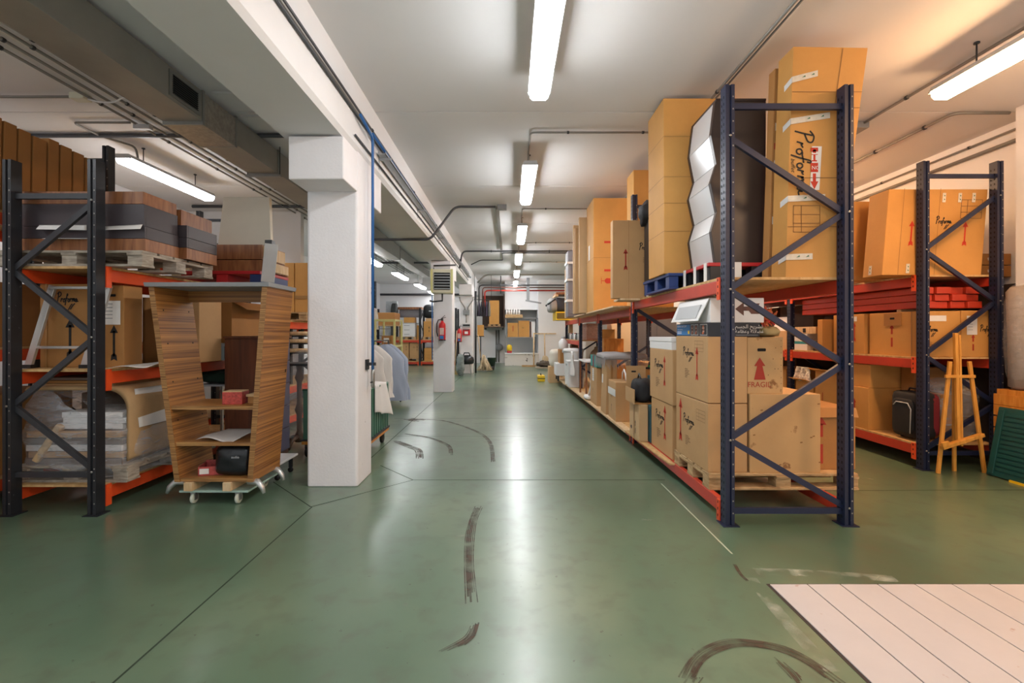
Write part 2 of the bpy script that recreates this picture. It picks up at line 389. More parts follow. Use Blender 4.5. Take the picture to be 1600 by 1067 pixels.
def carton(label, x0, x1, y0, y1, z0, z1, m=None, prints=(), rot=0, name='carton', cat='box', tape=None, group=None, lean=(0, 0), labels=(), bulge=.004, crease=None, flaps=None, top_open=False):
    """closed carton; prints = (kind, face, u fraction, v fraction, height m, material, extra)"""
    m = m or CARD
    t = thing(name, label, cat, ((x0 + x1) / 2, (y0 + y1) / 2, z0), rot, group)
    a, b, h = (x1 - x0) / 2, (y1 - y0) / 2, z1 - z0
    g = G()
    lx, ly = lean
    g.hexa([(-a, -b, 0), (a, -b, 0), (a, b, 0), (-a, b, 0), (-a + lx, -b + ly, h), (a + lx, -b + ly, h), (a + lx, b + ly, h), (-a + lx, b + ly, h)], m)
    g.poly([(-a + lx, ly - .004, h + .001), (a + lx, ly - .004, h + .001), (a + lx, ly + .004, h + .001), (-a + lx, ly + .004, h + .001)], CREASE)
    def fr(face):
        O, U, V, W, Hh = frame(face, -a, a, -b, b, 0, h)
        if lx or ly: V = Vector((lx / h, ly / h, 1)).normalized()
        return O, U, V, W, Hh
    for face in 'FLR':
        O, U, V, W, Hh = fr(face)
        if crease:
            for c in crease:
                g.poly([O + V * (c * Hh), O + U * W + V * (c * Hh), O + U * W + V * (c * Hh + .004), O + V * (c * Hh + .004)], CREASE)
    for p in prints:
        kind, face, fu, fv, ph = p[:5]
        O, U, V, W, Hh = fr(face)
        pr(g, kind, O, U, V, fu * W, fv * Hh, ph, p[5] if len(p) > 5 else None, p[6] if len(p) > 6 else None)
    g.build('body', t, bevel=min(.006, h * .1))
    if flaps:
        for k, (side, ang, ln) in enumerate(flaps):
            f = G(); ca, sa = math.cos(ang) * ln, math.sin(ang) * ln
            if side == 'L': P = [(-a, -b, h), (-a, b, h), (-a - ca, b, h + sa), (-a - ca, -b, h + sa)]
            if side == 'R': P = [(a, b, h), (a, -b, h), (a + ca, -b, h + sa), (a + ca, b, h + sa)]
            if side == 'F': P = [(a, -b, h), (-a, -b, h), (-a, -b - ca, h + sa), (a, -b - ca, h + sa)]
            if side == 'B': P = [(-a, b, h), (a, b, h), (a, b + ca, h + sa), (-a, b + ca, h + sa)]
            P = [Vector(p) for p in P]; n = (P[1] - P[0]).cross(P[3] - P[0]).normalized() * .005
            f.prism(P, n, m); f.build('flap', t)
    if tape:
        for face, kind, fr_, w, tm in tape:
            O, U, V, W, Hh = fr(face); k = G(); n = U.cross(V) * .0022
            O = O + n
            if kind == 'v': k.prism([O + U * (fr_ * W - w / 2), O + U * (fr_ * W + w / 2), O + U * (fr_ * W + w / 2) + V * Hh, O + U * (fr_ * W - w / 2) + V * Hh], n, tm)
            elif kind == 'h': k.prism([O + V * (fr_ * Hh - w / 2), O + U * W + V * (fr_ * Hh - w / 2), O + U * W + V * (fr_ * Hh + w / 2), O + V * (fr_ * Hh + w / 2)], n, tm)
            else:           # ('s', u fraction, v fraction, length, tilt)
                fu, fv, ln, tl = kind
                d = U * math.cos(tl) + V * math.sin(tl); e = V * math.cos(tl) - U * math.sin(tl); c = O + U * (fu * W) + V * (fv * Hh)
                k.prism([c - e * w / 2, c + d * ln - e * w / 2, c + d * ln + e * w / 2, c + e * w / 2], n, tm)
                if tm is TAPE:
                    for q in (.3, .7):
                        cc = c + d * ln * q + n * 2; r = w * .3
                        k.poly([cc - d * r - e * r * .5, cc + d * r, cc + e * r], GREENI)
            k.build('tape', t)
    for face, fu, fv, w, hh in labels:
        O, U, V, W, Hh = fr(face); k = G(); n = U.cross(V); O = O + n * .002
        k.prism([O + U * (fu * W) + V * (fv * Hh), O + U * (fu * W + w) + V * (fv * Hh), O + U * (fu * W + w) + V * (fv * Hh + hh), O + U * (fu * W) + V * (fv * Hh + hh)], n * .001, PAPER)
        for q in range(5): pr(k, 'lines', O + n * .002, U, V, fu * W + w * .12, fv * Hh + hh * (.85 - .15 * q), w * .5, GREY, 1)
        k.build('paper_label', t)
    return t
def pallet(label, x0, x1, y0, y1, z0, h=.13, m=None, along='x', group='wooden pallets under the loads'):
    m = m or PALW
    t = thing('pallet', label, 'pallet', ((x0 + x1) / 2, (y0 + y1) / 2, z0), 0, group)
    a, b = (x1 - x0) / 2, (y1 - y0) / 2
    for yy in (-b, -.07, b - .14):
        G().box(-a, a, yy, yy + .14, 0, .02, m).build('bottom_board', t, .003)
        for xx in (-a, -.06, a - .12):
            G().box(xx, xx + .12, yy + .01, yy + .13, .02, h - .04, m).build('block', t, .003)
    for xx in (-a, -.06, a - .12): G().box(xx, xx + .12, -b, b, h - .04, h - .02, m).build('stringer', t, .002)
    n = 5; w = 2 * b / n
    for k in range(n): G().box(-a, a, -b + k * w + .012, -b + (k + 1) * w - .012 * (k < n - 1) - (.0 if k < n - 1 else 0), h - .02, h, m).build('top_board', t, .003)
    return t

# ================================================================== THE SETTING
XL, XR, YN, YB, CE = -6.1, 5.5, -3.0, 22.0, 3.72
# ---- floor: green painted concrete
def floor_mat():
    m = mat('green_floor_paint', '#5f7a5c', .3); nt = m.node_tree; b = nt.nodes['Principled BSDF']; L = nt.links.new
    tc = nt.nodes.new('ShaderNodeTexCoord')
    def nz(sc, det, dist=0):
        n = nt.nodes.new('ShaderNodeTexNoise'); n.inputs['Scale'].default_value = sc; n.inputs['Detail'].default_value = det
        n.inputs['Distortion'].default_value = dist; L(tc.outputs['Object'], n.inputs['Vector']); return n
    n1 = nz(.5, 8, .3); r1 = nt.nodes.new('ShaderNodeValToRGB')
    for p, c in ((.28, '#415b47'), (.5, '#5d7660'), (.74, '#818f74')):
        e = r1.color_ramp.elements
        if p == .28: e[0].position = p; e[0].color = lin(c)
        elif p == .74: e[-1].position = p; e[-1].color = lin(c)
        else: k = e.new(p); k.color = lin(c)
    L(n1.outputs['Fac'], r1.inputs['Fac'])
    n2 = nz(7, 10, .2); r2 = nt.nodes.new('ShaderNodeValToRGB'); r2.color_ramp.elements[0].position = .5; r2.color_ramp.elements[1].position = .8
    L(n2.outputs['Fac'], r2.inputs['Fac'])
    mx = nt.nodes.new('ShaderNodeMixRGB'); mx.inputs['Color2'].default_value = lin('#525b4c')
    mu = nt.nodes.new('ShaderNodeMath'); mu.operation = 'MULTIPLY'; mu.inputs[1].default_value = .75
    L(r2.outputs['Color'], mu.inputs[0]); L(mu.outputs[0], mx.inputs['Fac']); L(r1.outputs['Color'], mx.inputs['Color1'])
    n4 = nz(24, 6); r4 = nt.nodes.new('ShaderNodeValToRGB'); r4.color_ramp.elements[0].position = .69; r4.color_ramp.elements[1].position = .73
    mx2 = nt.nodes.new('ShaderNodeMixRGB'); mx2.inputs['Color2'].default_value = lin('#3b3a30'); L(n4.outputs['Fac'], r4.inputs['Fac'])
    mu2 = nt.nodes.new('ShaderNodeMath'); mu2.operation = 'MULTIPLY'; mu2.inputs[1].default_value = .6
    L(r4.outputs['Color'], mu2.inputs[0]); L(mu2.outputs[0], mx2.inputs['Fac'])
    L(mx.outputs['Color'], mx2.inputs['Color1']); L(mx2.outputs['Color'], b.inputs['Base Color'])
    n3 = nz(.9, 5, 0); mr = nt.nodes.new('ShaderNodeMapRange'); mr.inputs['To Min'].default_value = .27; mr.inputs['To Max'].default_value = .38
    L(n3.outputs['Fac'], mr.inputs['Value']); L(mr.outputs['Result'], b.inputs['Roughness'])
    bp = nt.nodes.new('ShaderNodeBump'); bp.inputs['Strength'].default_value = .03; bp.inputs['Distance'].default_value = .02
    n5 = nz(2.2, 3); L(n5.outputs['Fac'], bp.inputs['Height']); L(bp.outputs['Normal'], b.inputs['Normal'])
    b.inputs['Specular IOR Level'].default_value = .85
    b.inputs['Coat Weight'].default_value = .45; b.inputs['Coat Roughness'].default_value = .22
    return m
FLOOR = floor_mat()
JOINT = mat('floor_joint', '#2c3a2c', .8)
JOINTL = mat('pale_floor_line', '#a9b29a', .7)
g = G()
g.box(XL - .2, XR + .2, YN, YB + 1.2, -.2, 0, FLOOR)
def seg(a, b, w, m, z=.0012):
    a, b = Vector((a[0], a[1], z)), Vector((b[0], b[1], z)); d = (b - a).normalized(); n = Vector((-d.y, d.x, 0)) * w / 2
    g.poly([a - n, b - n, b + n, a + n], m)
seg((-.93, 4.507), (1.5, 4.507), .012, JOINT); seg((-.93, 4.507), (-1.62, 3.81), .01, JOINT); seg((-1.62, 3.81), (-2.25, 4.45), .01, JOINT)
seg((-1.61, 3.81), (-1.6, YN), .011, JOINT); seg((-.93, 4.507), (-1.38, 5.0), .01, JOINT); seg((-1.57, 5.3), (-1.57, 21), .011, JOINT)
seg((1.43, 4.4), (1.43, 3.0), .012, JOINTL); seg((-2.2, 6.42), (.2, 6.4), .008, JOINT); seg((-1.9, 7.75), (1.5, 7.75), .012, JOINT)
seg((2.7, 4.2), (5.4, 4.23), .01, JOINT); seg((-1.8, 11.4), (1.4, 11.4), .01, JOINT)
def fstroke(pix, w, m, z=.002):
    """a mark on the floor through points read off the photograph"""
    P = [(wx(x, EYE * FOC / (y - VY)), EYE * FOC / (y - VY)) for x, y in pix]
    if m is not SCUFF or w < .03: g.strokes([P], (0, 0, z), (1, 0, 0), (0, 1, 0), 1, 1, w, m); return
    rs = random.Random(int(pix[0][0])); n = 6          # a tyre leaves several uneven streaks side by side
    for k in range(n):
        Q = []
        for i, p in enumerate(P):
            a, b = Vector(P[max(i - 1, 0)]), Vector(P[min(i + 1, len(P) - 1)]); d = (b - a).normalized(); nn = Vector((-d.y, d.x))
            q = Vector(p) + nn * ((k + .5) / n - .5) * w * (1 + rs.uniform(-.15, .15))
            if i in (0, len(P) - 1): q += d * rs.uniform(-.06, .06)
            Q.append(tuple(q))
        g.strokes([Q], (0, 0, z + k * .0001), (1, 0, 0), (0, 1, 0), 1, 1, w / n * rs.uniform(.5, 1.2), m)
fstroke([(749, 790), (740, 812), (734, 840), (733, 880), (737, 934)], .07, SCUFF)
fstroke([(741, 978), (736, 992), (724, 1003), (705, 1013)], .045, SCUFF)
fstroke([(1072, 1062), (1085, 1036), (1105, 1018), (1140, 1006), (1180, 1006), (1225, 1016), (1265, 1035), (1300, 1060)], .06, SCUFF)
fstroke([(1083, 1066), (1094, 1048)], .05, SCUFF, .003); fstroke([(1225, 1040), (1238, 1052), (1250, 1067)], .05, SCUFF)
fstroke([(620, 690), (640, 698), (654, 704), (655, 715)], .09, SCUFF); fstroke([(632, 678), (670, 684), (700, 696), (705, 710)], .05, SCUFF)
fstroke([(640, 656), (690, 657), (740, 672), (765, 690), (770, 720)], .05, SCUFF); fstroke([(655, 657), (640, 655)], .25, SCUFF, .003)
fstroke([(1148, 882), (1156, 896), (1168, 908)], .02, SCUFF)
fstroke([(1172, 903), (1190, 925), (1240, 985), (1300, 1050)], .07, SCUFFL); fstroke([(1180, 893), (1270, 896), (1400, 905)], .08, SCUFFL)
for a, b, c, d in ((715, 838, 728, 836), (838, 640, 860, 640), (1003, 812, 1020, 812), (630, 946, 637, 946), (1350, 744, 1366, 750)):
    fstroke([(a, b), ((a + c) / 2, (b + d) / 2 + .5), (c, d)], .03, SCUFFL)
struct(g.build('floor'))

# ---- ceiling: wide prefabricated slabs with joints across the hall
CEILM = mat('ceiling_paint', '#dedddd', .75, var=.02, vscale=1)
g = G()
ys = [YN, -2.53, -.06, 2.41, 4.87, 7.33, 9.8, 12.27, 14.74, 17.2, 19.68, YB + 1.2]
for a, b in zip(ys[:-1], ys[1:]): g.box(XL - .2, XR + .2, a + .006, b - .006, CE, CE + .2, CEILM)
g.box(XL - .2, XR + .2, YN, YB + 1.2, CE + .03, CE + .3, mat('joint_backing', '#77736f', .9))  # grey backing plate seen in the gaps between slabs
struct(g.build('ceiling', bevel=.004))
struct(G().box(XL - .2, XL, YN, YB + 1, 0, CE, WHITEP).build('wall_left'))
struct(G().box(XR, XR + .2, YN, YB + 1, 0, CE, WHITEP).build('wall_right'))
struct(G().box(XL - .2, XR + .2, YB, YB + .2, 0, CE, WHITEP).build('wall_back'))
# end bay: white block walls round a recess with a built-in trough
g = G(); g.box(1.25, 3.3, 20.2, YB, 0, CE, WHITEP); struct(g.build('wall_back_panel'))
g = G(); g.box(-.2, 1.25, 20.9, YB, 2.45, CE, WHITEP); struct(g.build('wall_back_lintel'))
g = G(); g.box(-.2, 1.25, 20.1, 20.28, 0, .5, mat('rough_white_render', '#d9d7d3', .8, bump=.4, bscale=9, dirt=('#55504a', .62, 5))); g.box(-.2, 1.25, 20.05, 20.32, .5, .55, WHITEP)
struct(g.build('trough_wall', bevel=.01))
struct(G().box(XL, -3.96, 8.86, 9.0, 0, CE, WHITEP).build('wall_left_partition'))
# pillar on the right wall
struct(G().box(5.18, 5.5, 4.45, 4.78, 0, CE, WHITEP).build('wall_pier'))

# ---- concrete beam and columns
BEAMM = mat('beam_paint', '#dfdfe0', .65, var=.03, vscale=2)
g = G(); P = [(-1.94, 3.10), (-1.43, 3.10), (-1.40, 3.14), (-1.40, CE), (-1.94, CE)]
g.prism([(x, YN, z) for x, z in P], (0, YB - YN - .3, 0), BEAMM); struct(g.build('ceiling_beam'))
def column(name, Y, dep, x0=-1.87, x1=-1.40, corb=True):
    g = G(); c = .015
    pts = [(x0 + c, Y), (x1 - c, Y), (x1, Y + c), (x1, Y + dep - c), (x1 - c, Y + dep), (x0 + c, Y + dep), (x0, Y + dep - c), (x0, Y + c)]
    g.prism([(x, y, 0) for x, y in pts], (0, 0, 3.1), WHITEC)
    if corb:
        g.box(x0, x1 - .002, Y - .36, Y, 2.72, 3.085, WHITEC)
        g.box(x0, x1 - .002, Y + dep, Y + dep + .36, 2.72, 3.085, WHITEC)
    struct(g.build(name, bevel=.012))
column('column', 4.31, .44); column('column', 11.15, .44, -1.82, -1.36); column('column', 16.3, .44, -1.72, -1.28)

# ================================================================== LAMPS
COOL = emit('tube_light_neutral', (.965, .985, 1, 1) , 20)
WARM = emit('tube_light_warm', (1, .57, .28, 1), 33)
COOL2 = emit('tube_light_cool', (.95, .97, 1, 1), 14)
def lamp(label, x, y0, z, e, group, ln=1.6, rods=True, w=.19):
    t = thing('ceiling_lamp', label, 'lamp', (x, y0 + ln / 2, z), 0, group)
    g = G(); h = ln / 2
    P = [(-w / 2, .065), (-w / 2 + .02, .11), (w / 2 - .02, .11), (w / 2, .065)]
    g.prism([(a, -h, b) for a, b in P], (0, ln, 0), LGREY); g.build('housing', t)
    g = G(); P = [(-w / 2 + .008, .065), (-w / 2 + .018, .02), (-w / 2 + .04, 0), (w / 2 - .04, 0), (w / 2 - .018, .02), (w / 2 - .008, .065)]
    g.prism([(a, -h + .01, b) for a, b in P], (0, ln - .02, 0), e); g.build('diffuser', t)
    g = G()
    for q in (-h - .004, h - .016): g.box(-w / 2, w / 2, q, q + .02, .055, .07, LGREY)
    g.build('end_clip', t)
    if rods:
        for q in (-h * .6, h * .6):
            g = G(); g.tube([(0, q, .1), (0, q, CE - z)], .006, STEELD, 6); g.lathe([(.02, 0), (.02, .012)], (0, q, CE - z - .012), STEELD, 8); g.build('hanger_rod', t)
    return t
ords = ('nearest', 'second', 'third', 'fourth', 'fifth', 'sixth')
for i, y in enumerate((2.43, 5.72, 8.98, 12.2, 15.4, 18.6)):
    lamp(f'fluorescent ceiling lamp over the centre aisle, {ords[i]} from the camera', .255, y, 3.42, COOL, 'lamps over the aisle')
lamp('fluorescent ceiling lamp over the centre aisle, above the camera', .255, -.85, 3.42, COOL, 'lamps over the aisle')
lamp('fluorescent lamp hanging near the left wall above the drawer stack', -4.56, 5.5, 3.42, COOL2, 'lamps of the left bay')
lamp('fluorescent lamp of the left bay, out to the left of the camera', -4.56, 1.4, 3.42, COOL2, 'lamps of the left bay')
for i, y in enumerate((10.8, 14.0, 17.3, 20.2)):
    lamp(('small bright lamp just right of the big white column', 'left bay lamp seen above the far racks, nearest of three', 'left bay lamp seen above the far racks, middle of three', 'left bay lamp beside the heater, last of three')[i], -3.45, y, 3.17, COOL2, 'lamps of the left bay')
lamp('fluorescent lamp under the ceiling at the top right corner', 3.7, 2.42, 3.42, WARM, 'lamps of the right bay')
for y, s in ((6.2, 'hidden behind the tall flat carton'), (9.6, 'hidden behind the dark cabinet'), (13.4, 'hidden behind the stored cartons'), (-.9, 'beside and behind the camera')):
    lamp('warm fluorescent lamp of the right bay ' + s, 3.7, y, 3.42, WARM, 'lamps of the right bay')

# ================================================================== PIPES AND CABLES
def conduit(label, pts, r=.011, m=None, clips=0, cat='conduit', group=None, name='conduit'):
    m = m or CONDUIT
    o = G().tube(bend(pts, r * 5), r, m, 8).build(name); tag(o, label, cat, group)
    if clips:
        P = [Vector(p) for p in pts]
        for a, b in zip(P[:-1], P[1:]):
            L_ = (b - a).length; n = int(L_ / clips)
            for k in range(n):
                c = a.lerp(b, (k + .5) / max(n, 1)); d = (b - a).normalized() * .012
                G().tube([c - d, c + d], r * 1.45, STEELD, 8).build('clip', o)
    return o
def bend(pts, rad):
    P = [Vector(p) for p in pts]
    if len(P) < 3: return P
    out = [P[0]]
    for a, b, c in zip(P[:-2], P[1:-1], P[2:]):
        r = min(rad, (a - b).length * .45, (c - b).length * .45); p, q = b + (a - b).normalized() * r, b + (c - b).normalized() * r
        for t in (0, .25, .5, .75, 1): out.append((1 - t) ** 2 * p + 2 * t * (1 - t) * b + t * t * q)
    out.append(P[-1]); return out
zc = CE - .027
conduit('thin conduit along the ceiling from the top edge down behind the dark cabinet', [(1.96, .5, zc), (1.96, 13, zc)], .013, clips=1.4)
conduit('second thin conduit beside it along the ceiling above the right rack', [(2.0, .5, zc), (2.0, 13, zc)], .009)
conduit('long conduit passing just above the lamp at the top right', [(3.84, .8, zc), (3.84, 5.05, zc)], .014, clips=1)
o = G().box(-.07, .07, -.13, .13, -.07, 0, GREY).build('junction_box', loc=(3.84, 5.2, CE - .001), bevel=.008); tag(o, 'grey junction box on the ceiling right of the tall flat carton', 'junction box')
conduit('grey conduit bending to the right wall below the top right lamp', [(4.6, 9, zc), (4.6, 4.83, zc), (5.17, 4.83, zc)], .017, clips=.6)
conduit('conduit high on the right wall', [(5.46, 5, 3.5), (5.46, 14, 3.5)], .02)
conduit('thinner conduit along the top of the right wall', [(5.46, 4.9, 3.62), (5.46, 14, 3.62)], .012, clips=1.2)
for i, y in enumerate((5.72, 8.98, 12.2, 15.4)):
    conduit(f'bent feed conduit of the {ords[i + 1]} lamp over the aisle', [(1.94, y - .42, zc), (.24, y - .42, zc), (.24, y + .2, zc), (.24, y + .2, 3.52)], .012, clips=.8, group='feed conduits of the aisle lamps')
conduit('dark conduit crossing under the beam and up to the ceiling box over the aisle', [(-2.6, 8.26, 3.07), (-1.45, 8.26, 3.07), (-1.36, 8.26, 3.12), (-.98, 8.4, 3.69), (-.25, 8.4, zc - .01)], .022, CONDUITD)
o = G().box(-.08, .08, -.05, .05, -.09, 0, GREY).build('junction_box', loc=(-.13, 8.4, CE - .001), bevel=.006); tag(o, 'grey junction box on the ceiling left of the third aisle lamp', 'junction box')
o = G().box(-.03, .03, 0, 4.3, -.05, 0, CONDUIT).build('cable_trunking', loc=(-.22, 8.5, CE - .001)); tag(o, 'narrow trunking along the ceiling left of the aisle lamps', 'trunking')
conduit('dark pipe spanning the ceiling behind the fourth aisle lamp', [(-1.38, 12.9, 3.2), (-1.3, 12.9, zc - .02), (3.5, 12.9, zc - .02)], .024, CONDUITD, clips=1.5)
conduit('pipe crossing the ceiling just beyond, nearer the trunking', [(-1.2, 14.6, 3.55), (-.9, 14.6, zc), (-.2, 14.6, zc), (-.2, 13.3, zc), (3.2, 13.3, zc)], .016, CONDUITD)
conduit('far grey pipe crossing the ceiling before the red pipe', [(-1.2, 17.5, 3.3), (-.9, 17.5, 3.6), (3.0, 17.5, 3.6)], .03, CONDUIT)
conduit('far dark pipe crossing the end of the aisle', [(-1.25, 19.2, 2.6), (-1.25, 19.2, 3.38), (3.0, 19.2, 3.38)], .03, CONDUITD)
conduit('short vertical pipe hanging in the end bay', [(-.35, 18.8, CE), (-.35, 18.8, 3.0)], .02, CONDUITD)
conduit('red sprinkler pipe turning down beside the clothes at the end of the aisle', [(-1.05, 19.9, 2.5), (-1.05, 19.9, 3.22), (2.4, 19.9, 3.22)], .03, REDPIPE, name='sprinkler_pipe', cat='pipe')
conduit('upper brownish sprinkler pipe running above the red pipe', [(-1.15, 20.0, 2.55), (-1.15, 20.0, 3.36), (2.4, 20.0, 3.36)], .024, mat('brown_pipe', '#6d3f34', .5), name='sprinkler_pipe', cat='pipe')
# beam side: conduits, tray and blue pipe
for k, (z, r, mm, lb) in enumerate(((3.46, .014, CONDUITD, 'upper'), (3.43, .012, CONDUIT, 'middle'), (3.405, .010, CONDUITD, 'lower'))):
    conduit(f'{lb} conduit of the three along the side of the white beam', [(-1.383, YN + .5, z), (-1.383, 16, z - .02)], r, mm, clips=2 if k == 0 else 0, group='conduits along the beam')
conduit('blue compressed air pipe running along the beam and down the first column', [(-1.34, 4.58, 1.06), (-1.34, 4.58, 3.33), (-1.34, 4.2, 3.38)], .014, BLUEPIPE, name='air_pipe', cat='pipe')
conduit('blue compressed air pipe continuing along the beam towards the back', [(-1.34, 4.58, 3.37), (-1.34, 16.2, 3.32)], .014, BLUEPIPE, name='air_pipe', cat='pipe')
conduit('thin dark pipe low on the beam side', [(-1.385, 4.2, 3.2), (-1.385, 15.8, 3.2)], .009, CONDUITD)
t = thing('cable_tray', 'galvanised cable tray on brackets along the white beam', 'cable tray', (-1.40, 4.9, 3.29), 0)
G().box(.02, .10, 0, 11, .0, .012, TRAY).box(.02, .024, 0, 11, 0, .03, TRAY).box(.096, .10, 0, 11, 0, .03, TRAY).build('tray', t)
for k in range(6): G().box(.0, .13, .1 + k * 2.1, .13 + k * 2.1, -.02, 0, TRAY).box(0, .006, .1 + k * 2.1, .13 + k * 2.1, -.12, .03, TRAY).build('bracket', t)
t = thing('pipe_valve', 'small valve at the foot of the blue air pipe on the first column', 'valve', (-1.40, 4.58, 1.0), 0)
G().box(0, .012, -.05, .05, .06, .16, STEELD).box(0, .09, -.012, .012, .1, .13, STEELD).build('bracket', t)
G().lathe([(.012, -.12), (.02, -.1), (.02, .02), (.014, .06)], (.06, 0, 0), ZINC, 10).build('valve_body', t)
G().bar((.06, -.06, -.06), (.06, .05, -.06), .014, .012, STEELD).build('lever', t)
# left bay
for k, x in enumerate((-3.7, -3.8, -3.93, -4.06)):
    o = conduit(('first', 'second', 'third', 'fourth')[k] + ' ceiling conduit to the left of the air duct', [(x, .5, zc), (x, 18, zc)], .013, clips=.9 if k % 2 else 1.2, group='ceiling conduits beside the duct')
conduit('dark pipe across the left ceiling behind the air duct', [(-5.7, 5.38, CE - .03), (-2.3, 5.38, CE - .03)], .026, CONDUITD)
conduit('second dark pipe across the left ceiling farther back', [(-5.7, 8.4, CE - .03), (-2.0, 8.4, CE - .03)], .026, CONDUITD)
conduit('dark pipe under the ceiling of the far left bay', [(-5.9, 14.2, 3.55), (-2.0, 14.2, 3.55)], .03, CONDUITD)
conduit('thick dark pipe along the top of the far back wall', [(-6.0, 21.7, 3.2), (-2.0, 21.7, 3.2)], .05, CONDUITD)
conduit('short conduit running to the ceiling junction box at the far left', [(-6, 4.5, zc), (-4.22, 4.5, zc)], .013)
o = G().box(-.07, .07, -.05, .05, -.06, 0, CREAM).build('junction_box', loc=(-4.13, 4.5, CE - .001), bevel=.005); tag(o, 'cream junction box on the ceiling above the stored flat cartons', 'junction box')
conduit('white loose cable leaving the cream junction box', [(-4.06, 4.5, CE - .05), (-3.95, 4.5, CE - .08), (-3.8, 4.5, CE - .08), (-3.72, 4.5, CE - .03), (-3.55, 4.5, CE - .03)], .008, WHITEB, cat='cable', name='cable')
conduit('bent conduit feeding the lamp by the left wall', [(-4.1, 5.05, zc), (-4.72, 5.05, zc), (-4.72, 5.4, zc), (-4.56, 5.7, zc), (-4.56, 5.75, 3.5)], .013)
o = G().box(-.09, .09, -.03, .03, -.05, 0, LGREY).build('emergency_light', loc=(-4.0, 5.1, CE - .03), bevel=.005); tag(o, 'tiny emergency light fitting between the left ceiling conduits', 'light fitting')
# air duct
t = thing('air_duct', 'large galvanised air duct hanging under the left ceiling', 'air duct', (-3.04, 0, 3.39), 0)
def dbox(n, x0, x1, y0, y1, z0, z1, m=GALV): return G().box(x0, x1, y0, y1, z0, z1, m).build(n, t, .003)
dbox('duct_section', -.18, .18, .4, 4.36, 0, .28); dbox('spangled_section', -.185, .185, 4.36, 4.88, -.03, .27, GALVP)
dbox('duct_section', -.18, .18, 4.88, 8.6, 0, .28); dbox('duct_section', -.18, .18, 8.6, 12.2, -.06, .28)
dbox('duct_section', -.14, .14, 12.2, 17, .04, .28)
for y, q in ((4.36, .19), (4.88, .19), (5.78, .19), (7.6, .19), (8.6, .2), (12.2, .2)): dbox('flange', -q, q, y - .015, y + .015, -.035 if y < 5 else (-.07 if y > 8 else -.012), .29, ZINC)
dbox('side_branch', -1.4, -.18, 2.2, 2.95, .03, .26); dbox('flange', -.24, -.2, 2.18, 2.97, .02, .27, ZINC)
g = G(); g.box(.18, .19, 3.92, 4.31, .03, .25, ZINC); v = g.build('grille_frame', t)
g = G(); g.box(.189, .192, 3.96, 4.27, .06, .22, HOLE); g.build('grille_backing', v)
g = G()
for k in range(9): g.box(.188, .197, 3.955, 4.275, .06 + k * .019, .066 + k * .019, STEELD)
g.build('louvre', v)
for y in (5.78, 7.6):
    for x in (-.2, .2): G().tube([(x, y, .33), (x, y, -.02)], .005, STEELD, 6).build('hanger_rod', t)
    G().box(-.22, .22, y - .02, y + .02, -.04, -.015, ZINC).build('hanger_bar', t)
conduit('grey pipes crossing the ceiling gap between the duct and the beam', [(-2.82, 4.42, zc), (-2.05, 4.42, zc)], .012, WHITEB)
conduit('second short white pipe between the duct and the beam', [(-2.82, 4.9, zc), (-2.0, 4.9, zc)], .012, WHITEB)

# heater, extinguishers and boxes on the columns
t = thing('air_heater', 'cream wall heater with dark louvres on top of the second column', 'heater', (-1.51, 10.5, 2.30), (0, 0, .08))
G().box(-.24, .24, -.18, .2, 0, .53, CREAM).build('casing', t, .02)
g = G(); g.box(-.17, .18, -.19, -.18, .07, .45, HOLE); g.build('grille_opening', t)
for k in range(6): G().hexa([(-.18, -.2, .08 + k * .063), (.19, -.2, .08 + k * .063), (.19, -.18, .11 + k * .063), (-.18, -.18, .11 + k * .063), (-.18, -.2, .094 + k * .063), (.19, -.2, .094 + k * .063), (.19, -.18, .124 + k * .063), (-.18, -.18, .124 + k * .063)], GREY).build('louvre', t)
for x in (-.245, .2): G().box(x, x + .045, -.188, -.182, .0, .53, CREAMY).build('corner_post', t)
G().tube([(.0, 0, 0), (.0, 0, -.16), (-.2, 0, -.18), (-.28, 0, -.16)], .02, STEELD, 8).build('outlet_pipe', t)
G().tube([(-.25, .3, .0), (-.25, .3, -1.5)], .014, BLUEPIPE, 8).build('supply_pipe', t)
G().tube([(-.2, .1, .53), (-.2, .1, .64), (.3, .1, .66)], .02, CONDUITD, 8).build('top_pipe', t)
G().box(-.16, .12, .2, .63, .2, .3, STEELD).build('wall_bracket', t)
def extinguisher(label, loc, rz=0):
    t = thing('fire_extinguisher', label, 'fire extinguisher', loc, rz)
    g = G(); g.lathe([(.03, 0), (.078, .012), (.08, .03), (.08, .36), (.07, .41), (.035, .44), (.028, .47)], (0, 0, 0), EXTRED, 24)
    g.box(-.045, .045, -.0815, -.078, .04, .12, BLUEI); g.box(-.05, .05, -.0815, -.078, .14, .3, mat('label_print', '#d8b9b0', .5, var=.3, vscale=40)); g.build('cylinder', t)
    G().lathe([(.082, 0), (.082, .03)], (0, 0, -.001), BLACKP, 24).build('base_ring', t)
    G().lathe([(.022, .46), (.026, .5), (.02, .53)], (0, 0, 0), STEELD, 12).build('valve', t)
    G().bar((-.03, 0, .52), (.09, 0, .555), .022, .012, BLACKP).bar((-.01, 0, .535), (.07, 0, .6), .022, .01, BLACKP).build('handle', t)
    G().tube([(-.02, 0, .5), (-.09, -.01, .49), (-.125, -.02, .4), (-.125, -.02, .2), (-.1, -.02, .1)], .014, BLACKP, 8).build('hose', t)
    G().box(-.03, .03, .078, .1, .2, .4, STEELD).build('wall_hook', t)
    return t
extinguisher('red fire extinguisher with black hose hanging on the second white column', (-1.59, 11.05, 1.235))
extinguisher('red fire extinguisher hanging at the left edge of the third column', (-1.735, 16.2, 1.1), 0)
t = thing('alarm_box', 'red and white alarm call box on the third column', 'alarm box', (-1.5, 16.298, 1.33), 0)
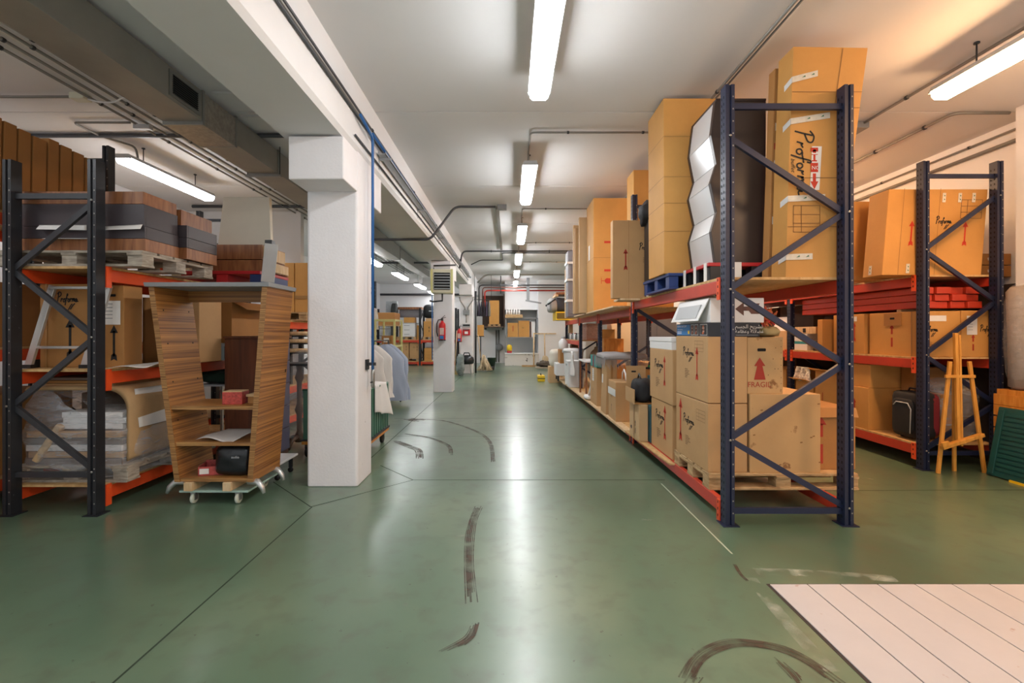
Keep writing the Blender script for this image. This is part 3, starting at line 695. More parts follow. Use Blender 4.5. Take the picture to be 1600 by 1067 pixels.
G().box(-.13, .13, -.06, 0, 0, .22, EXTRED).build('case', t, .01); G().box(-.06, .06, -.066, -.06, .05, .14, WHITEB).build('button_plate', t); G().box(-.11, .11, -.064, -.06, .18, .215, STEELD).build('top_strip', t)
t = thing('electrical_box', 'grey box with a black slot above the red call box on the third column', 'electrical box', (-1.5, 16.298, 1.6), 0)
G().box(-.14, .14, -.05, 0, 0, .14, LGREY).build('case', t, .006); G().box(-.12, .12, -.055, -.05, .05, .11, BLACKP).build('display', t)
t = thing('junction_box', 'junction box with two slanting conduits high on the third column', 'junction box', (-1.5, 16.298, 2.05), 0)
G().box(-.11, .11, -.08, 0, 0, .17, GREY).build('case', t, .006)
for s in (-1, 1): G().tube([(s * .05, -.04, .17), (s * .06, -.04, .26), (s * .22, -.04, .5), (s * .24, -.04, .62)], .02, CONDUIT, 8).build('conduit', t)
G().tube([(0, -.04, 0), (0, -.04, -.28)], .02, CONDUIT, 8).build('conduit', t)

# ================================================================== RACKS
def upright(g, x0, x1, y, zt, m, side, hz=True):
    """perforated upright, folded steel; side = -1 when the punched face looks towards -x"""
    d = .085; w = x1 - x0
    P = [(x0, y), (x0 + w * .36, y), (x0 + w * .42, y + .012), (x0 + w * .58, y + .012), (x0 + w * .64, y), (x1, y), (x1, y + d), (x0, y + d)]
    g.prism([(a, b, .006) for a, b in P], (0, 0, zt), m)
    fx = x0 - .0015 if side < 0 else x1 + .0015
    n = int(zt / .05)
    for k in range(1, n):
        z = k * .05
        for yy in (y + .022, y + .058):
            g.poly([(fx, yy, z), (fx, yy + .012, z + .004), (fx, yy + .012, z + .024), (fx, yy, z + .02)], HOLE)
    for k in range(1, int(zt / .09)):
        z = k * .09; c = x0 + w * (.82 if side < 0 else .18)
        g.poly([(c - .005, y - .0015, z), (c + .005, y - .0015, z), (c + .005, y - .0015, z + .01), (c - .005, y - .0015, z + .01)], HOLEL if side < 0 else HOLE)
def rack(label, x0, x1, frames, tops, paint, brace_m, beam_m, decks, zig, group=None, uw=.066, bw=.045, beam_h=.1, loc=None, deck_mat=None, far_decks=True):
    """frames: y of each end frame; decks: per bay list of deck heights; zig: (list of z nodes, starting side)"""
    t = thing('pallet_rack', label, 'rack', (0, 0, 0), 0, group)
    for y, zt in zip(frames, tops):
        for s, (a, b) in ((-1, (x0, x0 + uw)), (1, (x1 - uw, x1))):
            g = G(); upright(g, a, b, y, zt, paint, -1); u = g.build('upright', t)
            G().box(a - .025, b + .03, y - .02, y + .1, 0, .006, paint).build('foot_plate', u)
        nodes, st = zig; xa, xb = x0 + uw * .6, x1 - uw * .6
        for k, (z0, z1) in enumerate(zip(nodes[:-1], nodes[1:])):
            s = (k + st) % 2; p, q = ((xa, xb), (xb, xa))[s]
            if z1 < zt: G().bar((p, y + .045, z0), (q, y + .045, z1), .028, .042, brace_m).build('brace', t)
        for z in (nodes[0] - .03, zt - .14 if zt - nodes[-1] > .33 else nodes[-1] + .04):
            G().bar((xa, y + .045, z), (xb, y + .045, z), .028, .042, brace_m).build('brace', t)
        g = G()
        for k, z in enumerate(nodes):
            s = (k + st) % 2; x = (x0 + uw * .5, x1 - uw * .5)[s]
            g.lathe([(.009, 0), (.009, .006)], (x, y - .004, z), ZINC, 8, 'y')
        g.build('bolt', t)
    for (ya, yb), dz in zip(zip(frames[:-1], frames[1:]), decks):
        for z in dz:
            yd, up = ya + .09, 0
            if isinstance(z, tuple): z, yd = z; up = .02
            for x, s in ((x0 + .005, -1), (x1 - .005 - bw, 1)):
                b = G().box(x, x + bw, ya + .085, yb, z - .02 - beam_h + up, z - .02 + up, beam_m)
                o = b.build('beam', t, .006)
                for yy, d in ((ya + .088, 1), (yb - .003, -1)):
                    h = G(); xx = x - .012 if s < 0 else x + bw
                    h.box(xx, xx + .012, min(yy, yy + d * .05) , max(yy, yy + d * .05), z - .02 - beam_h * 1.5, z - .001, ORANGE)
                    for q in range(3): h.poly([(xx - .001, yy + d * .02, z - .13 + q * .05), (xx - .001, yy + d * .032, z - .13 + q * .05), (xx - .001, yy + d * .032, z - .11 + q * .05), (xx - .001, yy + d * .02, z - .11 + q * .05)], HOLE)
                    h.build('connector', o)
            G().box(x0 + .005 + up * 2.6, x1 - .005 - up * 2.6, yd, yb - .005, z - .02, z, deck_mat or DECK).build('deck', t, .002)
    return t
NO_R = ([.13, .63, 1.19, 1.74, 2.31, 2.87], 1)
R1F = [3.43, 6.03, 8.33, 10.6, 13.2]
rack('navy blue pallet rack with orange beams along the right side of the aisle', 1.588, 2.528, R1F, [3.24, 3.2, 1.74, 1.74, 1.74], BLUE, BRACE_B, REDBEAM,
     [[(.16, 4.56), 1.84], [.16, 1.76], [.16, 1.76], [.16, 1.25, 1.76]], NO_R)
R2F = [4.82, 7.1, 9.4]
rack('navy blue pallet rack near the right wall behind the pine easel', 4.27, 5.10, R2F, [3.19, 3.19, 3.19], BLUE, BRACE_B, REDBEAM,
     [[.26, 1.165, 2.03]] * 2, ([.2, .68, 1.19, 1.75, 2.28, 2.84], 0))
R3F = [3.62, 6.15, 8.7, 11.2]
rack('black pallet rack with orange beams at the left edge', -3.93, -3.205, R3F, [2.76, 2.6, 2.6, 2.65], BLACK, mat('black_brace_paint', '#33353a', .42, var=.15, vscale=9), ORANGE,
     [[.215, 1.13, 1.95], [.215, .65, 1.6], [.215, 1.5]], ([.34, .85, 1.385, 1.91, 2.45], 1))
rack('second black pallet rack standing behind the black rack at the left', -5.1, -4.25, [2.3, 4.95, 7.6], [3.4, 3.4, 3.4], BLACK, BLACK, ORANGE,
     [[.215, 1.3, 2.45]] * 2, ([.34, .85, 1.385, 1.91, 2.45, 3.0], 1))

# ================================================================== RIGHT RACK, FIRST BAY, BOTTOM
pallet('new wooden pallet under the big cartons at the foot of the right rack', 1.60, 2.80, 3.74, 4.54, .16)
LS = [('script', 'L', .24, .64, .085), ('lines', 'L', .3, .42, .06, INKG, 6)]
carton('moving carton with a red arrow at its left, lowest on the new pallet', 1.605, 1.925, 3.78, 4.5, .29, .845,
       prints=[('arrow', 'L', .17, .22, .40), ('script', 'L', .27, .58, .075), ('lines', 'L', .34, .36, .05, INKG, 6), ('table', 'L', .68, .7, .09, INKG, 2)], group='moving cartons')
carton('moving carton with script and red arrow, under the dark game box', 1.605, 1.925, 3.78, 4.5, .85, 1.39,
       prints=[('arrow', 'L', .70, .3, .29), ('script', 'L', .26, .68, .075), ('lines', 'L', .32, .45, .05, INKG, 6), ('table', 'L', .63, .76, .09, INKG, 2)], group='moving cartons')
# plywood crates
t = thing('plywood_crate', 'big plain plywood crate on the new pallet at the foot of the right rack', 'crate', (2.225, 4.14, .29), 0)
G().box(-.285, .285, -.37, .36, 0, .635, PLY).build('body', t, .004)
g = G()
for x, z in ((.2, .28), (.22, .29), (-.2, .5), (.12, .24), (-.05, .06), (.26, .55), (-.26, .3), (.27, .08)): g.poly([(x, -.372, z), (x + .02, -.372, z + .003), (x + .018, -.372, z + .012), (x, -.372, z + .01)], CREASE)
g.build('nail_mark', t)
t = thing('plywood_crate', 'plywood crate with hand hole, red arrow and the word FRAGIL', 'crate', (2.075, 4.1, .925), 0)
g = G(); g.box(-.145, .145, -.31, .34, 0, .46, PLY)
O, U, V = Vector((-.145, -.312, 0)), Vector((1, 0, 0)), Vector((0, 0, 1))
pr(g, 'slot', O, U, V, .115, .345, .024); pr(g, 'fat', O, U, V, .1, .115, .18, REDB)
g.text('FRAGIL', O + V * .055, U, V, .062, REDB, sx=.95)
for k in range(9): g.poly([(.125, -.3125, .03 + k * .05), (.13, -.3125, .03 + k * .05), (.13, -.3125, .035 + k * .05), (.125, -.3125, .035 + k * .05)], INK)
for x, z in ((.06, .28), (.075, .2), (.1, .2), (.05, .07), (.08, .37), (.02, .15)): g.poly([(x, -.3125, z), (x + .006, -.3125, z), (x + .006, -.3125, z + .006), (x, -.3125, z + .006)], INK)
g.build('body', t, .004)
carton('open carton with red marks beside the plain plywood crate', 2.53, 2.86, 3.86, 4.5, .29, .8, CARD_D, [('bars', 'F', .12, .1, .4, REDB)], flaps=[('F', -1.2, .08)])
# game box and white tray on top
t = thing('game_box', 'dark anatomy game box with blue and Arabic lettering on the upper carton', 'box', (1.86, 4.14, 1.39), 0)
g = G(); g.box(-.25, .165, -.36, .36, 0, .112, mat('game_box_card', '#20232b', .4))
O, U, V = Vector((-.252, .36, 0)), Vector((0, -1, 0)), Vector((0, 0, 1))
def rr(u0, u1, v0, v1, m, e=0): n = U.cross(V) * e; g.poly([O + n + U * u0 + V * v0, O + n + U * u1 + V * v0, O + n + U * u1 + V * v1, O + n + U * u0 + V * v1], m)
rr(.02, .34, .008, .104, BLUEI); g.text('HUMAN ANATOMY', O + U * .03 + V * .08 + U.cross(V) * .001, U, V, .026, PAPER)
g.text('muscles and bones', O + U * .03 + V * .055 + U.cross(V) * .001, U, V, .018, PAPER)
for k in range(2): rr(.03, .14, .022 + k * .014, .028 + k * .014, PAPER, .001)
rr(.29, .33, .02, .05, YELLOW, .001)
for a, b in ((.36, .43), (.44, .52), (.56, .7)):
    rr(a, b, .01, .102, PAPER, .0005); rr(a + .004, b - .004, .014, .098, BLACKP, .001)
    for q in range(5): rr(a + (b - a) * (.3 + .08 * (q % 3)), a + (b - a) * (.55 + .08 * (q % 2)), .022 + q * .014, .034 + q * .014, PINK if q % 2 else FLOWERO, .0015)
O, U = Vector((-.25, -.362, 0)), Vector((1, 0, 0))
g.text('\uFEE2\uFEB4\uFEA0\uFEDF\uFE8D \uFEA2\uFEF3\uFEAE\uFEB8\uFE97', O + U * .215 + V * .068, U, V, .042, PAPER)
g.text('\uFEEA\uFEE3\uFE8E\uFEC8\uFECB\uFEED \uFEEA\uFE97\uFEFC\uFEC0\uFECB', O + U * .215 + V * .03, U, V, .038, PAPER)
rr(.22, .40, .01, .014, GREY)
g.build('body', t, .003)
t = thing('white_carton', 'white carton with a dark arrow and its lid hanging open on the dark game box', 'box', (1.885, 4.12, 1.503), 0)
g = G(); g.box(-.26, .175, -.34, .34, 0, .2, WHITEB)
O = Vector((-.26, -.342, 0)); U = Vector((1, 0, 0))
g.poly([O + U * a + V * b for a, b in ((.2, .11), (.27, .165), (.27, .055))], BROWNCAB); g.poly([O + U * a + V * b for a, b in ((.27, .13), (.31, .13), (.33, .155), (.40, .155), (.375, .11), (.40, .07), (.33, .07), (.31, .095), (.27, .095))], BROWNCAB)
g.build('body', t, .004)
g = G(); g.prism([(-.262, -.34, .2), (-.262, .32, .2), (-.33, .36, .015), (-.33, -.27, .015)], (-.006, 0, .002), WHITEB)
g.prism([(-.29, -.25, .15), (-.29, .24, .15), (-.32, .26, .04), (-.32, -.22, .04)], (-.012, 0, .0), LGREY); g.build('lid_flap', t)
o = G().tube([(0, -.34, 0), (0, .3, 0)], .035, mat('roll_paper', '#cdbca0', .7), 20).lathe([(.024, 0), (.024, .004)], (0, -.345, 0), HOLE, 16, 'y').build('paper_roll', loc=(1.72, 4.2, 1.742)); tag(o, 'rolled sheet of brown paper lying on top of the white carton', 'paper roll')
# flowers on the FRAGIL crate
t = thing('dried_flowers', 'bunch of red and orange flowers with straw on the FRAGIL crate', 'flowers', (2.135, 3.95, 1.385), 0)
g = G(); g.blob((-.06, -.12, 0), (.13, .25, .09), STRAW, 3, .02, 22, 3, 30, 16); g.build('straw', t)
g = G()
rnd = random.Random(4)
for k in range(14):
    c = Vector((-.03 + rnd.uniform(-.04, .06), -.08 + rnd.uniform(-.06, .1), .09 + rnd.uniform(0, .14))); m = (FLOWERR, FLOWERO, FLOWERO)[k % 3]
    for q in range(7):
        a = q * 2 * PI / 7; d = Vector((math.cos(a), math.sin(a) * .6 - .4, math.sin(a + k))) * .028
        g.poly([c, c + d + Vector((0, 0, .012)), c + d * 1.3, c + d - Vector((0, 0, .012))], m)
g.build('blossom', t)
g = G()
for k in range(10): g.tube([(-.02 + rnd.uniform(-.03, .03), 0, .03), (-.03 + rnd.uniform(-.05, .05), -.06, .13 + rnd.uniform(0, .05))], .003, GREENI, 5)
g.build('stem', t)
# second pile, straight on the deck
carton('moving carton with script and red arrow, lower of the pair behind the pallet load', 1.61, 2.1, 4.62, 5.3, .16, .70, prints=[('arrow', 'L', .68, .28, .36)] + LS, group='moving cartons')
carton('moving carton with script and red arrow, upper of the pair under a white lid', 1.60, 2.1, 4.58, 5.32, .705, 1.25, prints=[('arrow', 'L', .68, .3, .32)] + LS, group='moving cartons')
o = G().box(-.24, .24, -.36, .36, 0, .12, WHITEB).box(-.245, .245, -.365, .365, .08, .125, WHITEB).build('white_lid_box', loc=(1.84, 4.97, 1.25), bevel=.004); tag(o, 'flat white lid box on the carton pair behind the pallet load', 'box')
t = thing('teal_box', 'dark teal box standing on the deck beside the carton pair', 'box', (1.79, 5.672, .16), 0)
G().box(-.18, .25, -.335, .335, 0, .42, TEAL).build('body', t, .008); G().box(-.185, .255, -.34, .34, .36, .425, TEAL).build('lid', t, .006)
t = thing('teal_box', 'smaller dark teal box stacked on the other teal box', 'box', (1.92, 5.66, .586), 0)
G().box(-.18, .22, -.22, .22, 0, .3, TEAL).build('body', t, .008); G().box(-.185, .225, -.225, .225, .25, .305, TEAL).build('lid', t, .006)
# ---- bays two to four, bottom deck (z .16)
BEFORE = set(COL.objects)
Z = .16
carton('small carton with dark fragile prints in front of the lower teal box', 1.50, 1.603, 5.40, 5.84, Z, .586, CARD_P, [('glass', 'L', .1, .2, .05, INK), ('bars', 'L', .62, .15, .16, INK)], tape=[('L', 'v', .5, .03, BTAPE)])
t = thing('open_carton', 'open brown carton with a hand hole standing on the small printed carton', 'box', (1.58, 5.64, .588), 0)
G().box(-.12, .1, -.2, .2, 0, .012, CARD_D).build('floor_flap', t); G().box(-.12, .12, .19, .2, .012, .42, CARD).build('tall_side', t); g = G(); g.box(-.13, -.12, -.2, .2, 0, .17, CARD); g.build('front_side', t)
g = G(); pr(g, 'slot', Vector((0, .188, .34)), Vector((1, 0, 0)), Vector((0, 0, 1)), -.03, 0, .02); g.build('hand_hole', t)
t = thing('bag', 'slouched black bag lying in the open brown carton', 'bag', (1.59, 5.62, .60), 0)
G().blob((-.10, -.17, 0), (.10, .17, .27), BLACKF, 4, .02, 6, 9).build('bag_body', t); G().tube([(-.02, -.1, .24), (-.03, 0, .33), (-.02, .1, .24)], .01, BLACKP, 6).build('strap', t)
t = thing('hat', 'black and green hat lying above the open carton', 'hat', (2.17, 6.78, .901), 0)
G().lathe([(.16, 0), (.17, .01), (.09, .025), (.085, .09), (.06, .11), (.01, .115)], (0, 0, 0), BLACKF, 20).build('hat_body', t); G().lathe([(.093, .02), (.093, .05)], (0, 0, 0), mat('green_band', '#2f8a3c', .7), 20).build('band', t)
carton('tall plain carton carrying the black and green hat', 1.97, 2.42, 6.6, 7.0, Z, .9, CARD_D)
carton('carton bound with a wide white tape on the bottom deck', 1.57, 1.95, 6.62, 7.1, Z, .72, CARD, [('lines', 'L', .35, .6, .05, INK, 2), ('block', 'L', .45, .22, .1, INK)], tape=[('L', 'h', .72, .1, WTAPE)])
o = G().tube([(0, -.1, .0), (0, -.06, .1), (0, .02, .15), (0, .1, .1), (0, .12, .0)], .012, WHITEB, 8).build('hose', loc=(1.75, 6.85, .73)); tag(o, 'loop of white hose on the tape-bound carton', 'hose')
for k, (z0, z1, q) in enumerate(((Z, .72, 'bottom'), (.722, .83, 'middle'), (.832, .96, 'top'))):
    carton(f'small carton, {q} of the stack behind the tape-bound carton', 2.0, 2.35, 7.15, 7.7, z0, z1, CARD_P, tape=[('L', 'v', .5, .03, BTAPE)], group='small cartons of the stack under the cushion')
carton('tall flat brown carton standing on edge under the grey cushion', 1.56, 1.72, 7.2, 7.6, Z, 1.0, CARD, [('rect', 'L', .12, .55, .14, PAPER, .7)], lean=(.02, 0), tape=[('F', 'v', .5, .03, BTAPE)])
t = thing('cushion', 'fringed grey cushion lying on the tall flat carton', 'cushion', (1.86, 7.45, 1.005), 0)
G().blob((-.34, -.42, 0), (.34, .42, .1), CLOTHG, 5, .02, 7, 2).build('cushion_body', t)
g = G()
for k in range(60):
    u = -.4 + .8 * (k % 30) / 29
    if k < 30: g.bar((-.33, u, .05), (-.345, u, -.07 - .03 * (k % 3)), .006, .003, CLOTHG)
    else: g.bar((u * .8, -.41, .05), (u * .8, -.425, -.07 - .03 * (k % 3)), .006, .003, CLOTHG)
g.build('fringe', t)
carton('brown carton with a white label under the teal gift box', 1.59, 1.673, 8.02, 8.62, Z, .82, CARD, [('block', 'L', .4, .2, .16, INKG)], labels=[('L', .35, .62, .16, .22)])
t = thing('gift_box', 'teal box with a red ribbon band on the labelled carton', 'box', (1.63, 8.3, .822), 0)
G().box(-.045, .04, -.3, .3, 0, .2, mat('teal_gift', '#2c8a84', .5)).build('body', t, .006); G().box(-.048, .043, -.05, .05, -.0, .203, mat('ribbon', '#8c2f3e', .6)).build('ribbon', t)
t = thing('stool', 'low wooden stool with white top and orange legs on the bottom deck', 'stool', (1.80, 9.5, Z), 0)
G().box(-.22, .22, -.42, .42, .68, .71, WHITEB).build('seat', t, .008)
for x in (-.2, .17):
    for y in (-.4, .37): G().box(x, x + .035, y, y + .035, 0, .68, WALNUT).build('leg', t)
carton('brown carton standing behind the low white-topped stool', 2.05, 2.45, 9.0, 9.9, Z, .8, CARD_D)
t = thing('floor_lamp', 'white bent lamp arm with a broad foot on the bottom deck', 'lamp', (1.62, 8.78, Z), 0)
g = G(); g.tube([(0, .1, .05), (-.02, -.02, .12), (0, -.14, .3), (0, -.17, .62)], .022, WHITEB, 10); g.build('stem', t); G().blob((-.1, -.05, 0), (.1, .26, .09), WHITEB, 3, .0, 1, 0, 20, 12).build('foot', t)
o = G().blob((-.1, -.15, 0), (.1, .2, .1), mat('orange_print', '#d8703a', .6), 3, .02, 8, 5).build('bag', loc=(1.97, 8.8, Z)); tag(o, 'small orange plastic bag under the bent white lamp', 'bag')
def drape(label, loc, w, h, m, name='cloth', seed=0, axis='x', cat='cloth', amp=.03):
    def fn(u, v):
        a = (u - .5) * w * (1 - .25 * (1 - v)); k = math.sin(u * 14 + seed) * amp * (.3 + v) + noise.noise(Vector((u * 3, v * 2, seed))) * amp
        return (a, k, -v * h) if axis == 'x' else (k, a, -v * h)
    o = G().grid(fn, 24, 14, m, True, (0, .006, 0) if axis == 'x' else (.006, 0, 0)).build(name, loc=loc); return tag(o, label, cat)
drape('white cloth hanging from the third blue upright', (1.54, 10.50, 1.0), .3, .55, CLOTHW, seed=2, axis='y')
t = thing('bin', 'tall white plastic bin on the bottom deck', 'bin', (1.72, 11.43, Z), 0)
G().lathe([(.2, 0), (.2, .03), (.24, .78), (.25, .8)], (0, 0, 0), WHITEB, 24).build('body', t); G().lathe([(.26, .8), (.27, .84), (.22, .88), (.03, .89)], (0, 0, 0), WHITEB, 24).build('lid', t); G().box(-.27, -.24, -.06, .06, .78, .86, LGREY).build('handle', t)
t = thing('bin', 'white box-shaped bin in front of the tall white bin', 'bin', (1.66, 10.92, Z), 0)
G().hexa([(-.14, -.16, 0), (.2, -.16, 0), (.2, .16, 0), (-.14, .16, 0), (-.17, -.2, .58), (.24, -.2, .58), (.24, .2, .58), (-.17, .2, .58)], WHITEB).build('body', t, .01); G().box(-.18, .25, -.21, .21, .58, .62, WHITEB).build('lid', t, .008); G().box(-.19, -.18, -.05, .05, .5, .54, GREY).build('handle', t)
t = thing('canvas_sack', 'big slumped beige canvas sack behind the third blue upright', 'sack', (2.35, 11.5, Z), 0)
G().blob((-.2, -.5, 0), (.2, .5, .84), BEIGE, 3.5, .08, 3, 4).build('sack_body', t); G().blob((-.1, -.2, .82), (.12, .2, .93), BEIGE, 3, .03, 6, 8).build('gathered_neck', t)
t = thing('sewing_cabinet', 'white enamel box with dark feet on the bottom deck near its end', 'box', (1.62, 12.5, Z), 0)
G().box(-.22, .25, -.3, .3, .14, .46, WHITEB).build('body', t, .01)
for x in (-.18, .18):
    for y in (-.26, .22): G().box(x, x + .04, y, y + .04, 0, .14, STEELD).build('foot', t)
carton('brown carton on the white enamel box', 1.50, 1.9, 12.2, 12.75, .622, .98, CARD_D)
t = thing('bottle', 'white plastic canister standing on the brown carton', 'bottle', (1.62, 12.5, .982), 0)
G().lathe([(.11, 0), (.12, .02), (.12, .2), (.06, .27), (.045, .29)], (0, 0, 0), WHITEB, 18).build('body', t); G().lathe([(.05, .29), (.05, .34)], (0, 0, 0), LGREY, 14).build('cap', t)
o = G().blob((-.12, -.1, 0), (.12, .1, .14), BROWNL, 3, .03, 6, 3).build('bag', loc=(1.9, 12.4, .985)); tag(o, 'brown bag beside the white canister', 'bag')
o = G().blob((-.17, -.2, 0), (.17, .2, .5), mat('pale_plaster', '#d5cec0', .8, bump=.3), 3, .04, 5, 6).build('plaster_lump', loc=(1.5, 13.35, Z + .3)); tag(o, 'pale crumpled sack at the far end of the bottom deck', 'sack')
carton('pale carton under the crumpled sack at the end of the deck', 1.32, 1.7, 13.22, 13.7, 0, .46, CARD_P)
t = thing('toolbox', 'small yellow and black case on the floor at the end of the rack', 'case', (1.15, 13.8, 0), 0)
G().box(-.12, .09, -.2, .2, .0, .17, YELLOW).build('body', t, .02); G().box(-.123, .093, -.203, .203, .08, .1, BLACKP).build('seam', t); G().tube([(-.02, -.1, .17), (-.02, -.1, .22), (-.02, .1, .22), (-.02, .1, .17)], .012, BLACKP, 6).build('handle', t)
for o in set(COL.objects) - BEFORE:            # the loads stand out over the deck edge, more so farther along
    if o.parent is None and o.location.y > 6: o.location.x -= .02 * (o.location.y - 3.6)
RK = [o for o in COL.objects if o.name == 'pallet_rack'][0]
g = G(); g.hexa([(1.545, 4.5, .145), (1.598, 4.5, .145), (1.598, 6.02, .145), (1.49, 6.02, .145), (1.545, 4.5, .159), (1.598, 4.5, .159), (1.598, 6.02, .159), (1.49, 6.02, .159)], DECK); g.build('deck_edge', RK)
for ya, yb, xa, xb in ((6.04, 8.3, 1.49, 1.45), (8.31, 10.6, 1.45, 1.40), (10.61, 13.6, 1.40, 1.33)):
    g = G(); g.hexa([(xa, ya, .13), (1.59, ya, .13), (1.59, yb, .13), (xb, yb, .13), (xa, ya, .159), (1.59, ya, .159), (1.59, yb, .159), (xb, yb, .159)], TIMBER); g.build('deck_edge', RK)
# mid deck of the last bay (1.25)
rj = random.Random(3)
for k in range(9):
    o = G().lathe([(.045, 0), (.05, .01), (.05, .12), (.035, .14)], (0, 0, 0), (WHITEB, LGREY, mat('dark_green_glass', '#2c3a33', .3))[k % 3], 14).lathe([(.038, .14), (.038, .165)], (0, 0, 0), (REDP, WHITEB, STEELD)[k % 3], 14).build('jar', loc=(1.66 + .0 * k, 10.95 + k * .24, 1.25)); tag(o, 'small jar standing in the row along the front of the middle deck', 'jar', 'jars along the middle deck')
o = G().tube([(0, -1.0, 0), (0, 1.0, 0)], .12, mat('carpet_roll_grey', '#b1a89c', .9, var=.1), 20).build('carpet_roll', loc=(2.28, 11.85, 1.371)); tag(o, 'pale rolled carpet lying behind the jars on the middle deck', 'carpet roll')
carton('small orange carton beyond the rolled carpet', 2.14, 2.42, 10.72, 10.82, 1.25, 1.5, CARD_O)

# ================================================================== RIGHT RACK, TOP DECK
# red plastic pallet with the dark sculptural cabinet
t = thing('plastic_pallet', 'red plastic pallet with pale straps under the dark cabinet', 'pallet', (2.02, 4.14, 1.84), 0)
G().box(-.38, .42, -.29, .27, .13, .16, REDP).build('top_deck', t, .004)
for x in (-.36, -.02, .32):
    for y in (-.28, -.06, .16): G().box(x, x + .09, y, y + .1, .0, .13, REDP if x > 0 else BLACKP).build('foot', t)
for y in (-.24, -.02, .22): G().box(-.386, -.381, y - .02, y + .03, .0, .162, WTAPE).build('strap', t)
for x in (-.2, .12): G().box(x, x + .09, -.296, -.291, .0, .162, WTAPE).build('strap', t)
t = thing('cabinet', 'tall dark cabinet with a folded silver front on the red pallet', 'cabinet', (1.91, 4.13, 2.0), 0)
HH = 1.34
zz = [0, .26, .42, .66, .82, 1.06, HH]; xx = [0, -.035, .012, -.04, .01, -.035, .0]
zig = [(-.205 + a, b) for a, b in zip(xx, zz)]
def side(y): return [(x, y, z) for x, z in zig] + [(.215, y, HH), (.215, y, 0)]
G().prism(side(-.26), (0, .045, 0), ESPRESSO).build('side_panel', t, .003); G().prism(side(.215), (0, .045, 0), ESPRESSO).build('side_panel', t, .003)
for k in range(6):
    (xa, za), (xb, zb) = zig[k], zig[k + 1]
    G().hexa([(xa + .004, -.215, za), (xa + .02, -.215, za), (xa + .02, .215, za), (xa + .004, .215, za), (xb + .004, -.215, zb - .004), (xb + .02, -.215, zb - .004), (xb + .02, .215, zb - .004), (xb + .004, .215, zb - .004)], SILVER).build('front_facet', t)
G().box(-.2, .215, -.265, .265, HH, HH + .02, ESPRESSO).build('top', t, .003); G().box(.2, .215, -.215, .215, 0, HH, ESPRESSO).build('back_panel', t)
# blue plastic pallet and tall carton standing right under the ceiling
t = thing('plastic_pallet', 'blue plastic pallet under the tall plain carton', 'pallet', (1.98, 4.86, 1.84), 0)
G().box(-.47, .45, -.42, .42, .12, .15, BLUEPAL).build('top_deck', t, .004)
for x in (-.46, -.04, .36):
    for y in (-.41, -.06, .3): G().box(x, x + .09, y, y + .1, .02, .12, BLUEPAL).build('foot', t, .004)
for x in (-.46, -.04, .36): G().box(x, x + .09, -.41, .4, 0, .02, BLUEPAL).build('runner', t)
carton('tall plain carton reaching the ceiling on the blue pallet', 1.49, 2.05, 4.5, 5.0, 1.99, 3.69, CARD_O, crease=[.24, .4, .55, .78], lean=(0, .02))
t = thing('wrapped_parcel', 'dark panel wrapped in black plastic with a crumpled top behind the tall plain carton', 'panel', (1.62, 5.43, 1.84), 0)
G().box(-.03, .5, -.12, .1, 0, .9, BLACKP).build('panel_body', t, .02); G().blob((-.1, -.16, .82), (.2, .14, 1.1), BLACKF, 3, .05, 9, 2).build('crumpled_plastic', t); G().box(-.035, -.03, -.1, -.02, 0, .1, WTAPE).build('tape', t)
carton('brown carton with a red arrow jutting out of the right rack over the aisle', 1.255, 1.78, 5.68, 5.80, 1.84, 2.79, CARD, [('arrow', 'F', .30, .36, .26, REDB), ('script', 'F', .62, .62, .085), ('rect', 'F', .37, 0, .95, CREASE, .003), ('lines', 'F', .7, .52, .04, INKG, 6)], tape=None, crease=None)
carton('carton standing on end behind the second blue upright', 1.66, 2.2, 6.25, 6.6, 1.762, 3.6, CARD_O, [('table', 'F', .3, .4, .2, REDB, .8)], crease=[.5])
carton('huge carton with a sideways glass print in the second bay', 1.37, 2.0, 7.62, 8.28, 1.777, 3.62, CARD_O, [('glass', 'F', .20, .24, .1, REDI), ('rect', 'F', .28, .35, .035, REDI, 3.0), ('rect', 'F', .28, .6, .035, REDI, 3.0), ('rect', 'L', .3, .48, .25, PAPER, .5)], crease=[.47])
for k, (x, y, z, mm) in enumerate(((1.25, 8.36, 3.5, CARD_P), (1.2, 8.55, 3.35, CARD), (1.2, 8.76, 3.45, CARD_P))):
    o = G().box(0, 1.0, 0, .09, 0, z - 1.79, mm).build('flat_carton', loc=(x, y, 1.777), bevel=.004)
    tag(o, ('nearest', 'middle', 'farthest')[k] + ' of three flat cartons standing behind the huge glass-print carton', 'box', 'flat cartons behind the huge carton')
def plank(label, x0, x1, y0, y1, z, m=TIMBER, h=.02):
    o = G().box(x0, x1, y0, y1, z, z + h, m).build('plank', bevel=.002); return tag(o, label, 'plank')
plank('loose plank sticking out under the jutting carton', 1.34, 1.587, 5.66, 6.0, 1.815, TIMBER, .024)
plank('loose plank overhanging the second bay of the right rack', 1.36, 1.587, 6.15, 8.29, 1.755, TIMBER, .021)
plank('loose plank beside the wrapped panel in the third bay', 1.36, 1.587, 8.43, 9.86, 1.755, TIMBER, .021)
t = thing('wrapped_stack', 'dark panel stack wrapped in film and white straps in the third bay', 'panel stack', (1.46, 10.0, 1.761), 0)
G().box(-.22, .4, -.1, .3, 0, 1.4, mat('grey_board', '#6c6468', .5)).build('panels', t, .006); G().blob((-.235, -.115, -.0), (.41, .31, 1.43), FILM, 12, .012, 9, 3, 40, 30).build('stretch_wrap', t)
for z in (.32, .76, 1.12): G().box(-.245, .42, -.125, .32, z, z + .045, WTAPE).build('strap', t)
carton('pale carton standing behind the film-wrapped panels', 1.3, 1.7, 10.62, 11.0, 1.761, 2.9, CARD_P)
